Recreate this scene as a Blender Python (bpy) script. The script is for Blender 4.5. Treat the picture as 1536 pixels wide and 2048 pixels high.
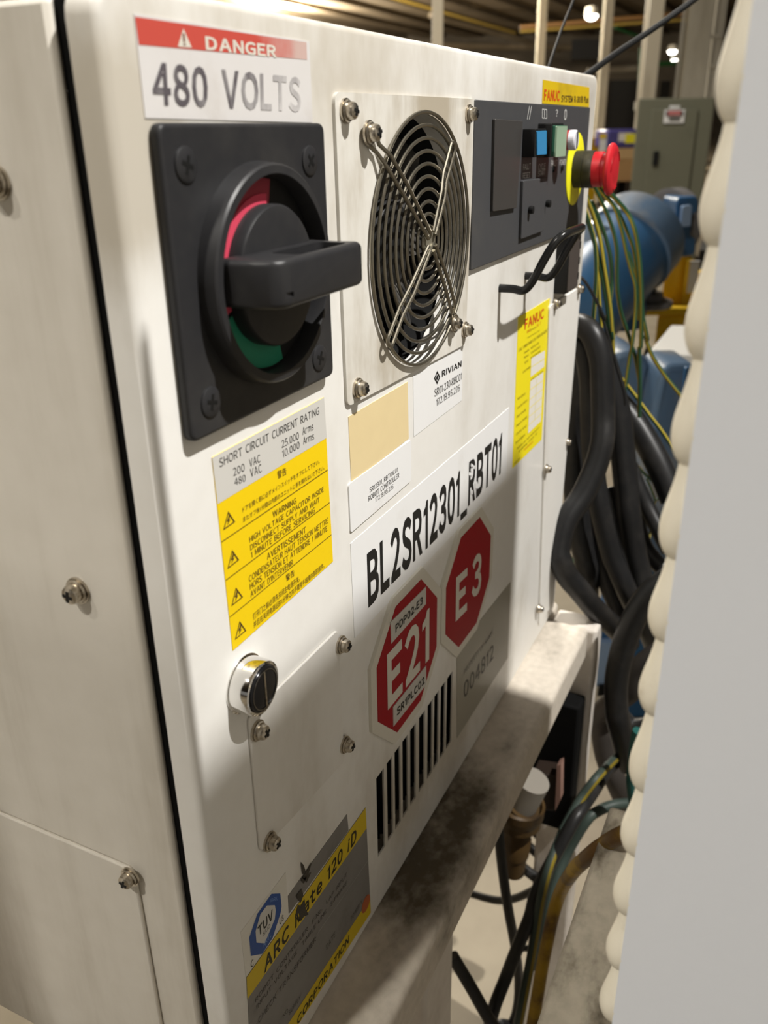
import bpy, bmesh, math, random
from mathutils import Vector, Matrix
for o in list(bpy.data.objects): bpy.data.objects.remove(o)
scene = bpy.context.scene
col = scene.collection
random.seed(4)

# ---------------------------------------------------------------- camera, world, light, exposure
CAMZ = 1.25
CAM = Vector((0, -.197, CAMZ))
FPX, CX, CY = 1720.0, 768.0, 1024.0
RR, RD, RF = Vector((.4356, -.9, -.0141)), Vector((-.3696, -.1645, -.9145)), Vector((.8207, .4036, -.4043))
cd = bpy.data.cameras.new('camera'); cam = bpy.data.objects.new('camera', cd); col.objects.link(cam)
rot = Matrix((RR, -RD, -RF)).transposed()
cam.matrix_world = Matrix.Translation(CAM) @ rot.to_quaternion().to_matrix().to_4x4()
cd.sensor_fit = 'VERTICAL'; cd.sensor_height = 36; cd.sensor_width = 27
cd.lens = FPX / 2048 * 36
cd.clip_start = .01; cd.clip_end = 400
cd.dof.use_dof = True; cd.dof.focus_distance = .47; cd.dof.aperture_fstop = 11
scene.camera = cam
scene.view_settings.view_transform = 'Standard'; scene.view_settings.look = 'None'
scene.view_settings.gamma = 1; scene.view_settings.use_curve_mapping = False
scene.view_settings.exposure = 0.0
w = bpy.data.worlds.new('hall_light'); scene.world = w; w.use_nodes = True
bg = w.node_tree.nodes['Background']; bg.inputs[0].default_value = (1, .95, .88, 1); bg.inputs[1].default_value = .17

def lamp(name, kind, loc, target, power, color, size):
    ld = bpy.data.lights.new(name, kind); ld.energy = power; ld.color = color
    if kind == 'AREA': ld.shape = 'DISK'; ld.size = size
    else: ld.shadow_soft_size = size
    o = bpy.data.objects.new(name, ld); col.objects.link(o); o.location = loc
    o.rotation_euler = (Vector(target) - Vector(loc)).to_track_quat('-Z', 'Y').to_euler()
    return o
KEY = Vector((.5, -1.62, CAMZ + 2.55))
k = lamp('high_bay_key', 'SPOT', KEY, (.5, 0, CAMZ - .3), 690, (1, .975, .93), .022); k.data.spot_size = math.radians(34); k.data.spot_blend = .5
SIDE_L = Vector((-2.2, 2.0, CAMZ + 3.4))
lamp('high_bay_side', 'POINT', SIDE_L, (.2, .1, 1), 230, (1, .95, .86), .09)
lamp('added_fill_left', 'POINT', (-2.5, .75, CAMZ + 3.4), (.2, .1, 1), 400, (1, .95, .86), .12)  # added fill lamp, softens the shade on the cabinet's lower side
lamp('high_bay_back', 'AREA', (5, 2.5, CAMZ + 5), (4, 2, 0), 420, (1, .95, .86), 1.2)
lamp('high_bay_far', 'POINT', (14, 9, CAMZ + 5.0), (14, 7, 0), 2200, (1, .9, .74), .3)
lamp('high_bay_farther', 'POINT', (30, 12, CAMZ + 5.4), (30, 14, 0), 7000, (1, .9, .74), .3)
lamp('high_bay_farthest', 'POINT', (50, 30, CAMZ + 5.4), (30, 14, 0), 9000, (1, .9, .74), .3)

# ---------------------------------------------------------------- pixel -> place helpers (1536x2048 frame)
def ray(px, py):
    return (RR * ((px - CX) / FPX) + RD * ((py - CY) / FPX) + RF)
def atY(px, py, Y=0.0):
    d = ray(px, py); return CAM + d * ((Y - CAM.y) / d.y)
def atX(px, py, X):
    d = ray(px, py); return CAM + d * ((X - CAM.x) / d.x)
def atZ(px, py, z):
    d = ray(px, py); return CAM + d * ((CAMZ + z - CAM.z) / d.z)
def atD(px, py, D):
    return CAM + ray(px, py) * D
FH = Vector((RF.x, RF.y, 0)).normalized(); RH = Vector((FH.y, -FH.x, 0))
def atV(px, py, D):
    d = ray(px, py); return CAM + d * (D / d.dot(FH))
ZT = {'1': (0, 0, .4557), '2': (280, 220, .3321), '3': (650, 160, .3222), '4': (920, 120, .2539), '5': (400, 780, .2636),
      '6': (680, 680, .293), '7': (440, 1230, .2587), '8': (700, 1100, .3125), 'n': (440, 1580, .2344), 'a': (1040, 560, .2637),
      'b': (1000, 1050, .2604), 'c': (860, 1400, .3164), 'A': (1090, 820, .15625), 'B': (1100, 1080, .1661),
      'C': (1040, 1400, .16276), 'D': (900, 1650, .22135), 'E': (1160, 350, .1709), 'F': (1080, 600, .127),
      'G': (1020, 590, .1709), 'r': (1100, 120, .2637), 't': (1150, 0, .2279), 'p': (0, 0, 1.0)}
def Z(t, x, y):
    a, b, s = ZT[t]; return (a + s * x, b + s * y)

# ---------------------------------------------------------------- materials
MATS = {}
def mat(name, c, rough=.5, metal=0.0, emit=None, spec=.3):
    if name in MATS: return MATS[name]
    m = bpy.data.materials.new(name); m.use_nodes = True
    b = m.node_tree.nodes['Principled BSDF']
    b.inputs['Base Color'].default_value = (*c, 1); b.inputs['Roughness'].default_value = rough
    b.inputs['Metallic'].default_value = metal; b.inputs['Specular IOR Level'].default_value = spec
    if emit:
        b.inputs['Emission Color'].default_value = (*c, 1); b.inputs['Emission Strength'].default_value = emit
    MATS[name] = m; return m
def dirty(name, c, d, rough=.5, sc=(6, 6, 6), lo=.5, hi=.75, metal=0.0, fine=60, famt=.12, bump=0.0, spec=.3, detail=6, grad=None, blob=None):
    """paint c with patches of grime d: a noise of scale sc picks the patches, a fine noise speckles them"""
    m = mat(name, c, rough, metal, spec=spec); nt = m.node_tree; N = nt.nodes; L = nt.links; b = N['Principled BSDF']
    tc = N.new('ShaderNodeTexCoord'); mp = N.new('ShaderNodeMapping'); mp.inputs['Scale'].default_value = sc
    L.new(tc.outputs['Object'], mp.inputs[0])
    n1 = N.new('ShaderNodeTexNoise'); n1.inputs['Scale'].default_value = 1; n1.inputs['Detail'].default_value = detail; n1.inputs['Roughness'].default_value = .62
    L.new(mp.outputs[0], n1.inputs['Vector'])
    r1 = N.new('ShaderNodeMapRange'); r1.inputs[1].default_value = lo; r1.inputs[2].default_value = hi; r1.interpolation_type = 'SMOOTHSTEP'
    L.new(n1.outputs['Fac'], r1.inputs[0])
    n2 = N.new('ShaderNodeTexNoise'); n2.inputs['Scale'].default_value = fine; n2.inputs['Detail'].default_value = 5
    L.new(tc.outputs['Object'], n2.inputs['Vector'])
    r2 = N.new('ShaderNodeMapRange'); r2.inputs[1].default_value = .35; r2.inputs[2].default_value = .8; r2.inputs[4].default_value = famt
    L.new(n2.outputs['Fac'], r2.inputs[0])
    ad = N.new('ShaderNodeMath'); ad.operation = 'ADD'; ad.use_clamp = True
    L.new(r1.outputs[0], ad.inputs[0]); L.new(r2.outputs[0], ad.inputs[1])
    for c_, rr_, ga in (blob or []):          # soot and painted shade round a place on the thing
        vm = N.new('ShaderNodeVectorMath'); vm.operation = 'DISTANCE'; vm.inputs[1].default_value = c_; L.new(tc.outputs['Object'], vm.inputs[0])
        gm = N.new('ShaderNodeMapRange'); gm.inputs[1].default_value = rr_; gm.inputs[2].default_value = 0; gm.inputs[4].default_value = ga; gm.interpolation_type = 'SMOOTHSTEP'
        L.new(vm.outputs['Value'], gm.inputs[0])
        g2 = N.new('ShaderNodeMath'); g2.operation = 'ADD'; L.new(r1.inputs[0].links[0].from_socket, g2.inputs[0]); L.new(gm.outputs[0], g2.inputs[1]); L.new(g2.outputs[0], r1.inputs[0])
    for ax_, g0, g1, ga in (grad or []):      # more grime where it gathers on the thing
        sx = N.new('ShaderNodeSeparateXYZ'); L.new(tc.outputs['Object'], sx.inputs[0])
        gm = N.new('ShaderNodeMapRange'); gm.inputs[1].default_value = g0; gm.inputs[2].default_value = g1; gm.inputs[4].default_value = ga; gm.interpolation_type = 'SMOOTHSTEP'
        L.new(sx.outputs[ax_], gm.inputs[0])
        g2 = N.new('ShaderNodeMath'); g2.operation = 'ADD'; L.new(n1.outputs['Fac'] if not r1.inputs[0].links else r1.inputs[0].links[0].from_socket, g2.inputs[0]); L.new(gm.outputs[0], g2.inputs[1]); L.new(g2.outputs[0], r1.inputs[0])
    mx = N.new('ShaderNodeMix'); mx.data_type = 'RGBA'
    mx.inputs[6].default_value = (*c, 1); mx.inputs[7].default_value = (*d, 1)
    L.new(ad.outputs[0], mx.inputs[0]); out = mx.outputs[2]
    L.new(out, b.inputs['Base Color'])
    if bump:
        bp = N.new('ShaderNodeBump'); bp.inputs['Strength'].default_value = bump; bp.inputs['Distance'].default_value = .002
        L.new(n2.outputs['Fac'], bp.inputs['Height']); L.new(bp.outputs[0], b.inputs['Normal'])
    return m
def worn(name, c, under, x0, x1, lo, hi, sc=40, rough=.5, stretch=(1, 1, 1)):
    """printed colour c worn off towards +X between x0 and x1, patchily, to what lies under it"""
    m = mat(name, c, rough); nt = m.node_tree; N = nt.nodes; L = nt.links; b = N['Principled BSDF']
    tc = N.new('ShaderNodeTexCoord'); sx = N.new('ShaderNodeSeparateXYZ'); L.new(tc.outputs['Object'], sx.inputs[0])
    mr = N.new('ShaderNodeMapRange'); mr.inputs[1].default_value = x0; mr.inputs[2].default_value = x1; mr.inputs[3].default_value = lo; mr.inputs[4].default_value = hi
    L.new(sx.outputs[0], mr.inputs[0])
    mp = N.new('ShaderNodeMapping'); mp.inputs['Scale'].default_value = stretch; L.new(tc.outputs['Object'], mp.inputs[0])
    n = N.new('ShaderNodeTexNoise'); n.inputs['Scale'].default_value = sc; n.inputs['Detail'].default_value = 6; L.new(mp.outputs[0], n.inputs['Vector'])
    r = N.new('ShaderNodeMapRange'); r.inputs[1].default_value = .3; r.inputs[2].default_value = .7; r.inputs[3].default_value = -.35; r.inputs[4].default_value = .35
    L.new(n.outputs['Fac'], r.inputs[0])
    a = N.new('ShaderNodeMath'); a.operation = 'ADD'; a.use_clamp = True; L.new(mr.outputs[0], a.inputs[0]); L.new(r.outputs[0], a.inputs[1])
    mx = N.new('ShaderNodeMix'); mx.data_type = 'RGBA'; mx.inputs[6].default_value = (*c, 1); mx.inputs[7].default_value = (*under, 1)
    L.new(a.outputs[0], mx.inputs[0]); L.new(mx.outputs[2], b.inputs['Base Color']); return m

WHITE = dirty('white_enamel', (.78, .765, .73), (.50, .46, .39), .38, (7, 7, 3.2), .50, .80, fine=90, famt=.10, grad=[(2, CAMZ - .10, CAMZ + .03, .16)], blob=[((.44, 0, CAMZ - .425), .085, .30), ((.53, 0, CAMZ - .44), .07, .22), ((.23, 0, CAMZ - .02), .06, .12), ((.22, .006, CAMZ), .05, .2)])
SIDE = dirty('side_enamel', (.70, .665, .60), (.44, .40, .33), .5, (14, 14, 1.6), .42, .80, fine=60, famt=.16)
PLATE = dirty('grimy_white_plate', (.72, .70, .65), (.42, .37, .29), .42, (22, 22, 6), .42, .75, fine=120, famt=.15, blob=[((.463, 0, CAMZ + .012), .035, .25), ((.41, 0, CAMZ - .10), .05, .12)])
COVER = dirty('cover_enamel', (.76, .74, .70), (.5, .46, .39), .42, (9, 9, 3), .5, .85, fine=90, famt=.1)
STEELW = dirty('dirty_shaded_painted_steel', (.62, .56, .48), (.085, .068, .045), .5, (11, 16, 16), .50, 1.0, fine=140, famt=.22, bump=.1, grad=[(0, .66, .52, .20), (0, .40, .33, -.16), (1, -.024, -.040, -.12)], blob=[((.46, -.005, CAMZ - .487), .12, .17), ((.835, .05, CAMZ - .487), .10, .30)])  # dirt and soot; the last blob paints hose shade onto the side rail
POSTW = dirty('painted_steel', (.66, .61, .55), (.34, .29, .24), .5, (8, 8, 3), .48, .75, fine=100, famt=.2)
BEAMW = dirty('oily_painted_steel', (.52, .47, .38), (.07, .055, .035), .5, (9, 14, 9), .46, .68, fine=120, famt=.25, bump=.1)
PANELW = dirty('pale_grey_sheet', (.78, .81, .87), (.66, .68, .72), .45, (6, 6, 2), .5, .8, fine=200, famt=.05)
BEADM = dirty('cream_sealant', (.80, .75, .63), (.5, .44, .34), .55, (40, 40, 40), .55, .8, fine=120, famt=.1)
BLACKP = dirty('black_moulded_plastic', (.022, .022, .024), (.05, .048, .045), .42, (9, 9, 9), .5, .8, fine=200, famt=.15)
GREYP = dirty('charcoal_panel_plastic', (.055, .056, .06), (.10, .095, .085), .5, (8, 8, 8), .5, .8, fine=200, famt=.1)
DARKG = mat('dark_grey_plastic', (.045, .043, .042), .5)
BLACK = mat('black', (.006, .006, .006), .6)
GASK = mat('black_gasket', (.004, .004, .004), .8, spec=.1)
STEEL = dirty('zinc_steel', (.55, .50, .42), (.22, .18, .13), .3, (300, 300, 300), .45, .75, metal=.95, fine=400, famt=.2)
WIREM = dirty('chromed_wire', (.30, .275, .22), (.12, .105, .08), .32, (60, 60, 60), .5, .8, metal=.9)
CHROME = mat('chrome', (.8, .79, .77), .08, 1.0)
FANB = mat('fan_black', (.012, .012, .012), .5)
DUST = dirty('dusty_grille', (.06, .055, .05), (.3, .27, .22), .7, (60, 60, 20), .5, .75)
RED = mat('red', (.46, .014, .022), .45)
REDD = mat('sign_red', (.33, .006, .014), .5, spec=.12)
PINK = mat('dial_red', (.62, .06, .11), .5)
GREEN = mat('dial_green', (.02, .22, .13), .5)
YEL = mat('label_yellow', (.86, .60, .005), .4)
YEL2 = mat('lemon_label', (.85, .72, .01), .4)
YELR = mat('collar_yellow', (.86, .82, .02), .4)
OCH = mat('ochre_stripe', (.62, .45, .01), .45)
LBLW = dirty('label_white', (.80, .80, .80), (.62, .60, .56), .35, (10, 10, 10), .55, .8, fine=100, famt=.06)
LBLG = mat('label_silver', (.60, .585, .55), .4)
TAN = dirty('aged_cream_label', (.74, .60, .34), (.5, .38, .2), .5, (20, 20, 20), .6, .8, fine=80, famt=.1)
NAMEG = dirty('nameplate_grey', (.20, .19, .18), (.12, .11, .10), .45, (20, 20, 20), .5, .8)
PROPG = mat('property_silver', (.30, .28, .225), .4)
INK = mat('black_ink', (.012, .012, .012), .5)
INKB = mat('brown_ink', (.10, .06, .015), .5)
INKG = mat('grey_ink', (.09, .085, .08), .5)
REDI = mat('red_ink', (.62, .07, .012), .4)
WINK = mat('white_ink', (.62, .62, .60), .5)
CREAM = mat('sign_cream', (.66, .63, .55), .4)
BLUEL = mat('blue_print', (.012, .07, .30), .4)
RUB = dirty('black_rubber_hose', (.011, .011, .0115), (.03, .028, .026), .40, (25, 25, 25), .45, .8, fine=150, famt=.15)
RUBB = dirty('brown_black_rubber_hose', (.038, .033, .029), (.06, .05, .045), .55, (25, 25, 25), .45, .8)
GY_G = mat('wire_green', (.018, .055, .025), .4)
GY_Y = mat('wire_yellow', (.35, .275, .03), .4)
TEAL = mat('teal_hose', (.015, .085, .075), .45)
DGRN = mat('dark_green_hose', (.035, .05, .042), .5)
HOSE = dirty('soiled_yellow_hose', (.36, .22, .01), (.09, .045, .012), .5, (14, 14, 14), .42, .62)
BROWN = dirty('brown_rubber', (.060, .033, .009), (.02, .012, .006), .5, (20, 20, 20), .45, .7)
BLUE = dirty('robot_blue', (.035, .115, .25), (.09, .13, .19), .35, (4, 4, 4), .5, .8)
BLUED = dirty('dusty_blue', (.085, .145, .235), (.22, .225, .23), .4, (5, 5, 5), .42, .7)
LBLUE = mat('pale_blue', (.30, .42, .62), .4)
SAFY = dirty('safety_yellow', (.66, .42, .006), (.35, .22, .01), .45, (5, 5, 5), .5, .8)
GRYF = dirty('flange_grey', (.16, .155, .16), (.08, .08, .08), .45, (20, 20, 20), .5, .8)
ELEC = dirty('olive_grey_enamel', (.16, .16, .115), (.12, .12, .085), .5, (2, 2, 2), .5, .8)
COLW = dirty('column_white', (.60, .57, .49), (.42, .39, .32), .5, (2, 2, .5), .45, .75)
CONC = dirty('concrete_floor', (.27, .23, .165), (.16, .13, .09), .55, (1.1, 1.1, 1.1), .42, .75, fine=16, famt=.35, bump=.05)
DECK = dirty('brown_ceiling_deck', (.16, .125, .08), (.34, .28, .20), .8, (.08, .5, .5), .55, .8, fine=.7, famt=.35)
FARW = dirty('far_wall', (.11, .09, .065), (.025, .02, .015), .8, (.12, .12, .3), .4, .7)
ORNG = mat('orange_brown_pipe', (.085, .042, .012), .6)
PIPEY = mat('dull_yellow_pipe', (.17, .115, .02), .6)
GRNP = mat('green_paint', (.008, .06, .015), .5)
CARD = dirty('cardboard', (.45, .28, .13), (.25, .15, .07), .7, (2, 2, 2), .5, .8)
WRAP = mat('purple_blue_wrap', (.07, .065, .28), .35)
LAMPE = mat('lamp_lens', (1, .96, .86), .5, emit=9)
PINKB = mat('pinkish_lit_edge', (.34, .2, .16), .5)
DBRN = mat('dark_brown', (.02, .012, .008), .6)
BLOCKER = mat('shade_blocker_grey', (.42, .41, .39), .6)

# ---------------------------------------------------------------- mesh builder
class MB:
    def __init__(s): s.v = []; s.f = []; s.m = []
    def add(s, vs, fs, mi=0):
        o = len(s.v); s.v += [Vector(v) for v in vs]; s.f += [tuple(i + o for i in f) for f in fs]; s.m += [mi] * len(fs); return s
    def box(s, x0, x1, y0, y1, z0, z1, mi=0):
        return s.hexa([(x0, y0, z0), (x1, y0, z0), (x1, y1, z0), (x0, y1, z0), (x0, y0, z1), (x1, y0, z1), (x1, y1, z1), (x0, y1, z1)], mi)
    def hexa(s, p, mi=0):
        return s.add(p, [(0, 3, 2, 1), (4, 5, 6, 7), (0, 1, 5, 4), (1, 2, 6, 5), (2, 3, 7, 6), (3, 0, 4, 7)], mi)
    def prism(s, poly, vec, mi=0, mi_side=None):
        n = len(poly); vec = Vector(vec); a = [Vector(p) for p in poly]; b = [p + vec for p in a]
        s.add(a + b, [tuple(range(n - 1, -1, -1)), tuple(range(n, 2 * n))], mi)
        return s.add(a + b, [(i, (i + 1) % n, n + (i + 1) % n, n + i) for i in range(n)], mi if mi_side is None else mi_side)
    def poly(s, pts, mi=0): return s.add(pts, [tuple(range(len(pts)))], mi)
    def frame(s, ax):
        ax = Vector(ax).normalized(); t = Vector((0, 0, 1)) if abs(ax.z) < .9 else Vector((1, 0, 0))
        u = ax.cross(t).normalized(); return u, ax.cross(u).normalized()
    def lathe(s, c, ax, prof, n=32, mi=0, cap=True, mis=None):
        c = Vector(c); ax = Vector(ax).normalized(); u, v = s.frame(ax); vs = []
        for (r, h) in prof:
            vs += [c + ax * h + (u * math.cos(2 * math.pi * i / n) + v * math.sin(2 * math.pi * i / n)) * r for i in range(n)]
        k = len(prof)
        for j in range(k - 1):
            s.add(vs[j * n:(j + 2) * n], [(i, (i + 1) % n, n + (i + 1) % n, n + i) for i in range(n)], mis[j] if mis else mi)
        if cap:
            s.add(vs[:n], [tuple(range(n - 1, -1, -1))], mis[0] if mis else mi); s.add(vs[-n:], [tuple(range(n))], mis[-1] if mis else mi)
        return s
    def cyl(s, a, b, r, n=20, mi=0, r2=None):
        a = Vector(a); b = Vector(b); return s.lathe(a, b - a, [(r, 0), (r if r2 is None else r2, (b - a).length)], n, mi)
    def tube(s, pts, r, n=10, mi=0, closed=False, stripe=None, cap=True):
        pts = [Vector(p) for p in pts]; N = len(pts); rs = r if isinstance(r, (list, tuple)) else [r] * N
        vs = []; u = None
        for i, p in enumerate(pts):
            a = pts[i - 1] if (i > 0 or closed) else p; b = pts[(i + 1) % N] if (i < N - 1 or closed) else p
            t = (b - a).normalized()
            if u is None: u, _ = s.frame(t)
            u = (u - t * u.dot(t)).normalized(); v = t.cross(u)
            vs += [p + (u * math.cos(2 * math.pi * k / n) + v * math.sin(2 * math.pi * k / n)) * rs[i] for k in range(n)]
        o = len(s.v); s.v += vs
        for i in range(N if closed else N - 1):
            for k in range(n):
                j = (i + 1) % N
                s.f.append((o + i * n + k, o + i * n + (k + 1) % n, o + j * n + (k + 1) % n, o + j * n + k))
                s.m.append(stripe[k] if stripe else mi)
        if cap and not closed:
            s.f += [tuple(o + k for k in range(n - 1, -1, -1)), tuple(o + (N - 1) * n + k for k in range(n))]; s.m += [mi, mi]
        return s
    def build(s, name, mats, parent=None, smooth=True, bevel=0, ang=38, seg=2, origin=None):
        if not isinstance(mats, (list, tuple)): mats = [mats]
        if origin is not None: s.v = [v - Vector(origin) for v in s.v]
        me = bpy.data.meshes.new(name); me.from_pydata(s.v, [], s.f); 
        for m in mats: me.materials.append(m)
        me.polygons.foreach_set('material_index', s.m); me.update()
        bm = bmesh.new(); bm.from_mesh(me); bmesh.ops.remove_doubles(bm, verts=bm.verts, dist=1e-6)
        bmesh.ops.recalc_face_normals(bm, faces=bm.faces); bm.to_mesh(me); bm.free()
        if smooth:
            me.polygons.foreach_set('use_smooth', [True] * len(me.polygons)); me.set_sharp_from_angle(angle=math.radians(ang))
        o = bpy.data.objects.new(name, me); col.objects.link(o)
        if origin is not None: o.location = origin
        if parent is not None: put_under(o, parent)
        if bevel:
            b = o.modifiers.new('edge', 'BEVEL'); b.width = bevel; b.segments = seg; b.limit_method = 'ANGLE'; b.angle_limit = math.radians(40)
            b.harden_normals = False
        return o
def world_of(o):
    M = o.matrix_basis.copy()
    return M if o.parent is None else world_of(o.parent) @ o.matrix_parent_inverse @ M
def put_under(o, parent):
    o.parent = parent; o.matrix_parent_inverse = world_of(parent).inverted()
def tag(o, label, cat, group=None, kind=None):
    o['label'] = label; o['category'] = cat
    if group: o['group'] = group
    if kind: o['kind'] = kind
    return o
def thing(name, label, cat, loc, group=None):
    o = bpy.data.objects.new(name, None); o.empty_display_size = .05; col.objects.link(o); o.location = loc
    return tag(o, label, cat, group)
def struct(mb, name, m, label, cat, **k):
    o = mb.build(name, m, **k); return tag(o, label, cat, kind='structure')

def rrect(pts, r=0, n=5):
    """round the corners of a polygon of 3-D points"""
    pts = [Vector(p) for p in pts]
    if not r: return pts
    out = []
    for i, p in enumerate(pts):
        a = (pts[i - 1] - p); b = (pts[(i + 1) % len(pts)] - p); rr = min(r, a.length / 2.1, b.length / 2.1)
        p0 = p + a.normalized() * rr; p1 = p + b.normalized() * rr
        for k in range(n + 1):
            t = k / n; out.append(p0 * (1 - t) ** 2 + p * 2 * t * (1 - t) + p1 * t * t)
    return out
def fq(t, *pts): return [Z(t, *p) for p in pts]
def slab(pts, Y0, Y1, r=0, mi=0, mb=None):
    """polygon given as pixels seen at depth Y1 (its front), extruded back to Y0"""
    mb = mb or MB(); P = rrect([atY(x, y, Y1) for x, y in pts], r)
    return mb.prism(P, (0, Y0 - Y1, 0), mi)
def rect(x0, x1, z0, z1, Y0, Y1, r=0, mb=None, mi=0):
    mb = mb or MB(); P = rrect([(x0, Y1, z0), (x1, Y1, z0), (x1, Y1, z1), (x0, Y1, z1)], r); return mb.prism(P, (0, Y0 - Y1, 0), mi)

def boolean(o, cutters):
    for c in cutters:
        m = o.modifiers.new('cut', 'BOOLEAN'); m.object = c; m.operation = 'DIFFERENCE'; m.solver = 'EXACT'
    bpy.context.view_layer.update(); dg = bpy.context.evaluated_depsgraph_get()
    me = bpy.data.meshes.new_from_object(o.evaluated_get(dg)); me.name = o.name
    o.modifiers.clear(); o.data = me
    me.polygons.foreach_set('use_smooth', [True] * len(me.polygons)); me.set_sharp_from_angle(angle=math.radians(38))
    for c in cutters: bpy.data.objects.remove(c)

# ---------------------------------------------------------------- lettering
_cap = {}; _gl = {}
def glyphs(text, bold=0.0, shear=0.0):
    cu = bpy.data.curves.new('t', 'FONT'); cu.body = text; cu.offset = bold; cu.shear = shear; cu.resolution_u = 3; cu.dimensions = '2D'; cu.fill_mode = 'FRONT'
    o = bpy.data.objects.new('t', cu); col.objects.link(o); bpy.context.view_layer.update()
    me = bpy.data.meshes.new_from_object(o.evaluated_get(bpy.context.evaluated_depsgraph_get()))
    vs = [v.co.copy() for v in me.vertices]; fs = [tuple(p.vertices) for p in me.polygons]
    bpy.data.objects.remove(o); bpy.data.curves.remove(cu); bpy.data.meshes.remove(me); return vs, fs
def one_glyph(c, bold):
    """a letter in plain grotesque form, cap height 1, left edge at 0"""
    k = (c, bold)
    if k in _gl: return _gl[k]
    if bold not in _cap:
        h = glyphs(chr(ord('H') + 0xFEE0), bold)[0]; _cap[bold] = (min(v.y for v in h), max(v.y for v in h))
    y0, y1 = _cap[bold]; h = y1 - y0
    if c == '1':
        e = bold * 1.2; p = [(.22 - e, 0), (.34 + e, 0), (.34 + e, 1), (.25, 1), (.17, .89), (0, .83), (0, .74 - e), (.22 - e, .78 - e)]
        r = ([Vector((x, y, 0)) for x, y in p], [(0, 1, 2, 3, 7), (3, 4, 5, 6, 7)], .38 + e)
    elif c == 'I':
        e = bold * 1.2; r = ([Vector(q) for q in ((0, 0, 0), (.125 + 2 * e, 0, 0), (.125 + 2 * e, 1, 0), (0, 1, 0))], [(0, 1, 2, 3)], .125 + 2 * e)
    else:
        f = chr(ord(c) + 0xFEE0) if 33 <= ord(c) <= 126 and c not in "',-_." else c
        vs, fs = glyphs(f, bold); x0 = min(v.x for v in vs)
        vs = [Vector(((v.x - x0) / h, (v.y - y0) / h, 0)) for v in vs]; r = (vs, fs, max(v.x for v in vs))
    _gl[k] = r; return r
def line(s, bold, shear):
    x = 0; V = []; F = []
    for c in s:
        if c == ' ': x += .62; continue
        vs, fs, w_ = one_glyph(c, bold); o = len(V)
        V += [Vector((v.x + x + shear * v.y, v.y, 0)) for v in vs]; F += [tuple(i + o for i in f) for f in fs]; x += w_ + .19 - bold * 2
    return V, F
def text(mb, s, BL, BR, TL, Y, bold=0.0, shear=0.0, cjk=False, mi=0):
    """letters filling the baseline BL-BR, cap height up to TL (pixels), printed on the plane at depth Y"""
    if cjk:
        vs, fs = glyphs(s, bold, shear); y0 = min(v.y for v in vs); y1 = max(v.y for v in vs)
    else:
        vs, fs = line(s, bold, shear); y0, y1 = 0, 1
    if not vs: return
    x0 = min(v.x for v in vs); x1 = max(v.x for v in vs)
    a = atY(*BL, Y); u = atY(*BR, Y) - a; v_ = atY(*TL, Y) - a
    v_ = Vector((v_.x * .25, 0, v_.z)) if abs(v_.x) < .4 * abs(v_.z) else v_
    mb.add([a + u * ((v.x - x0) / (x1 - x0)) + v_ * ((v.y - y0) / (y1 - y0)) for v in vs], fs, mi)
def seg(mb, p, q, wd, Y, mi=0):
    a = atY(*p, Y); b = atY(*q, Y); d = (b - a).normalized(); n = Vector((-d.z, 0, d.x)) * wd / 2
    mb.poly([a - n, b - n, b + n, a + n], mi)
def outline(mb, pts, wd, Y, mi=0):
    P = [atY(*p, Y) for p in pts]; n = len(P); c = sum(P, Vector()) / n
    I = [p + (c - p).normalized() * wd for p in P]
    for i in range(n): mb.poly([P[i], P[(i + 1) % n], I[(i + 1) % n], I[i]], mi)

# ---------------------------------------------------------------- screws (one mesh of each kind, shared)
def cross_poly(a, b):
    return [(a, b), (b, b), (b, a), (-b, a), (-b, b), (-a, b), (-a, -b), (-b, -b), (-b, -a), (b, -a), (b, -b), (a, -b)]
def screw_mesh(pan=True):
    mb = MB(); C0 = (0, 0, 0); ax = (0, -1, 0)
    if pan:
        mb.lathe(C0, ax, [(.0052, 0), (.0052, .0010)], 28)
        mb.lathe(C0, ax, [(.0043, .0010), (.0046, .0014), (.0043, .0022)], 28)
        mb.lathe(C0, ax, [(.0036, .0022), (.0037, .0040), (.0033, .0050), (.0022, .0056), (.001, .0058)], 28)
        mb.prism([(x, -.0060, z) for x, z in cross_poly(.0021, .0006)], (0, .0012, 0), 1)
    else:
        mb.lathe(C0, ax, [(.0058, 0), (.0058, .0005), (.0052, .0009)], 28)
        mb.prism([(x, -.00105, z) for x, z in cross_poly(.0030, .0007)], (0, .0007, 0), 1)
    return mb
_scr = {}
def screw(parent, P, kind='pan', m=None, scale=1.0, rz=0.0, name='screw', spin=None):
    if kind not in _scr:
        o = screw_mesh(kind == 'pan').build('screw', [STEEL if kind == 'pan' else BLACKP, BLACK]); _scr[kind] = o.data
        bpy.data.objects.remove(o)
    o = bpy.data.objects.new(name, _scr[kind]); col.objects.link(o)
    o.location = P; s = random.uniform(0, 1.5) if spin is None else spin
    o.rotation_mode = 'XYZ'; o.matrix_basis = Matrix.Translation(P) @ Matrix.Rotation(rz, 4, 'Z') @ Matrix.Rotation(s, 4, 'Y') @ Matrix.Diagonal((scale, scale, scale, 1))
    put_under(o, parent); return o

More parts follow.
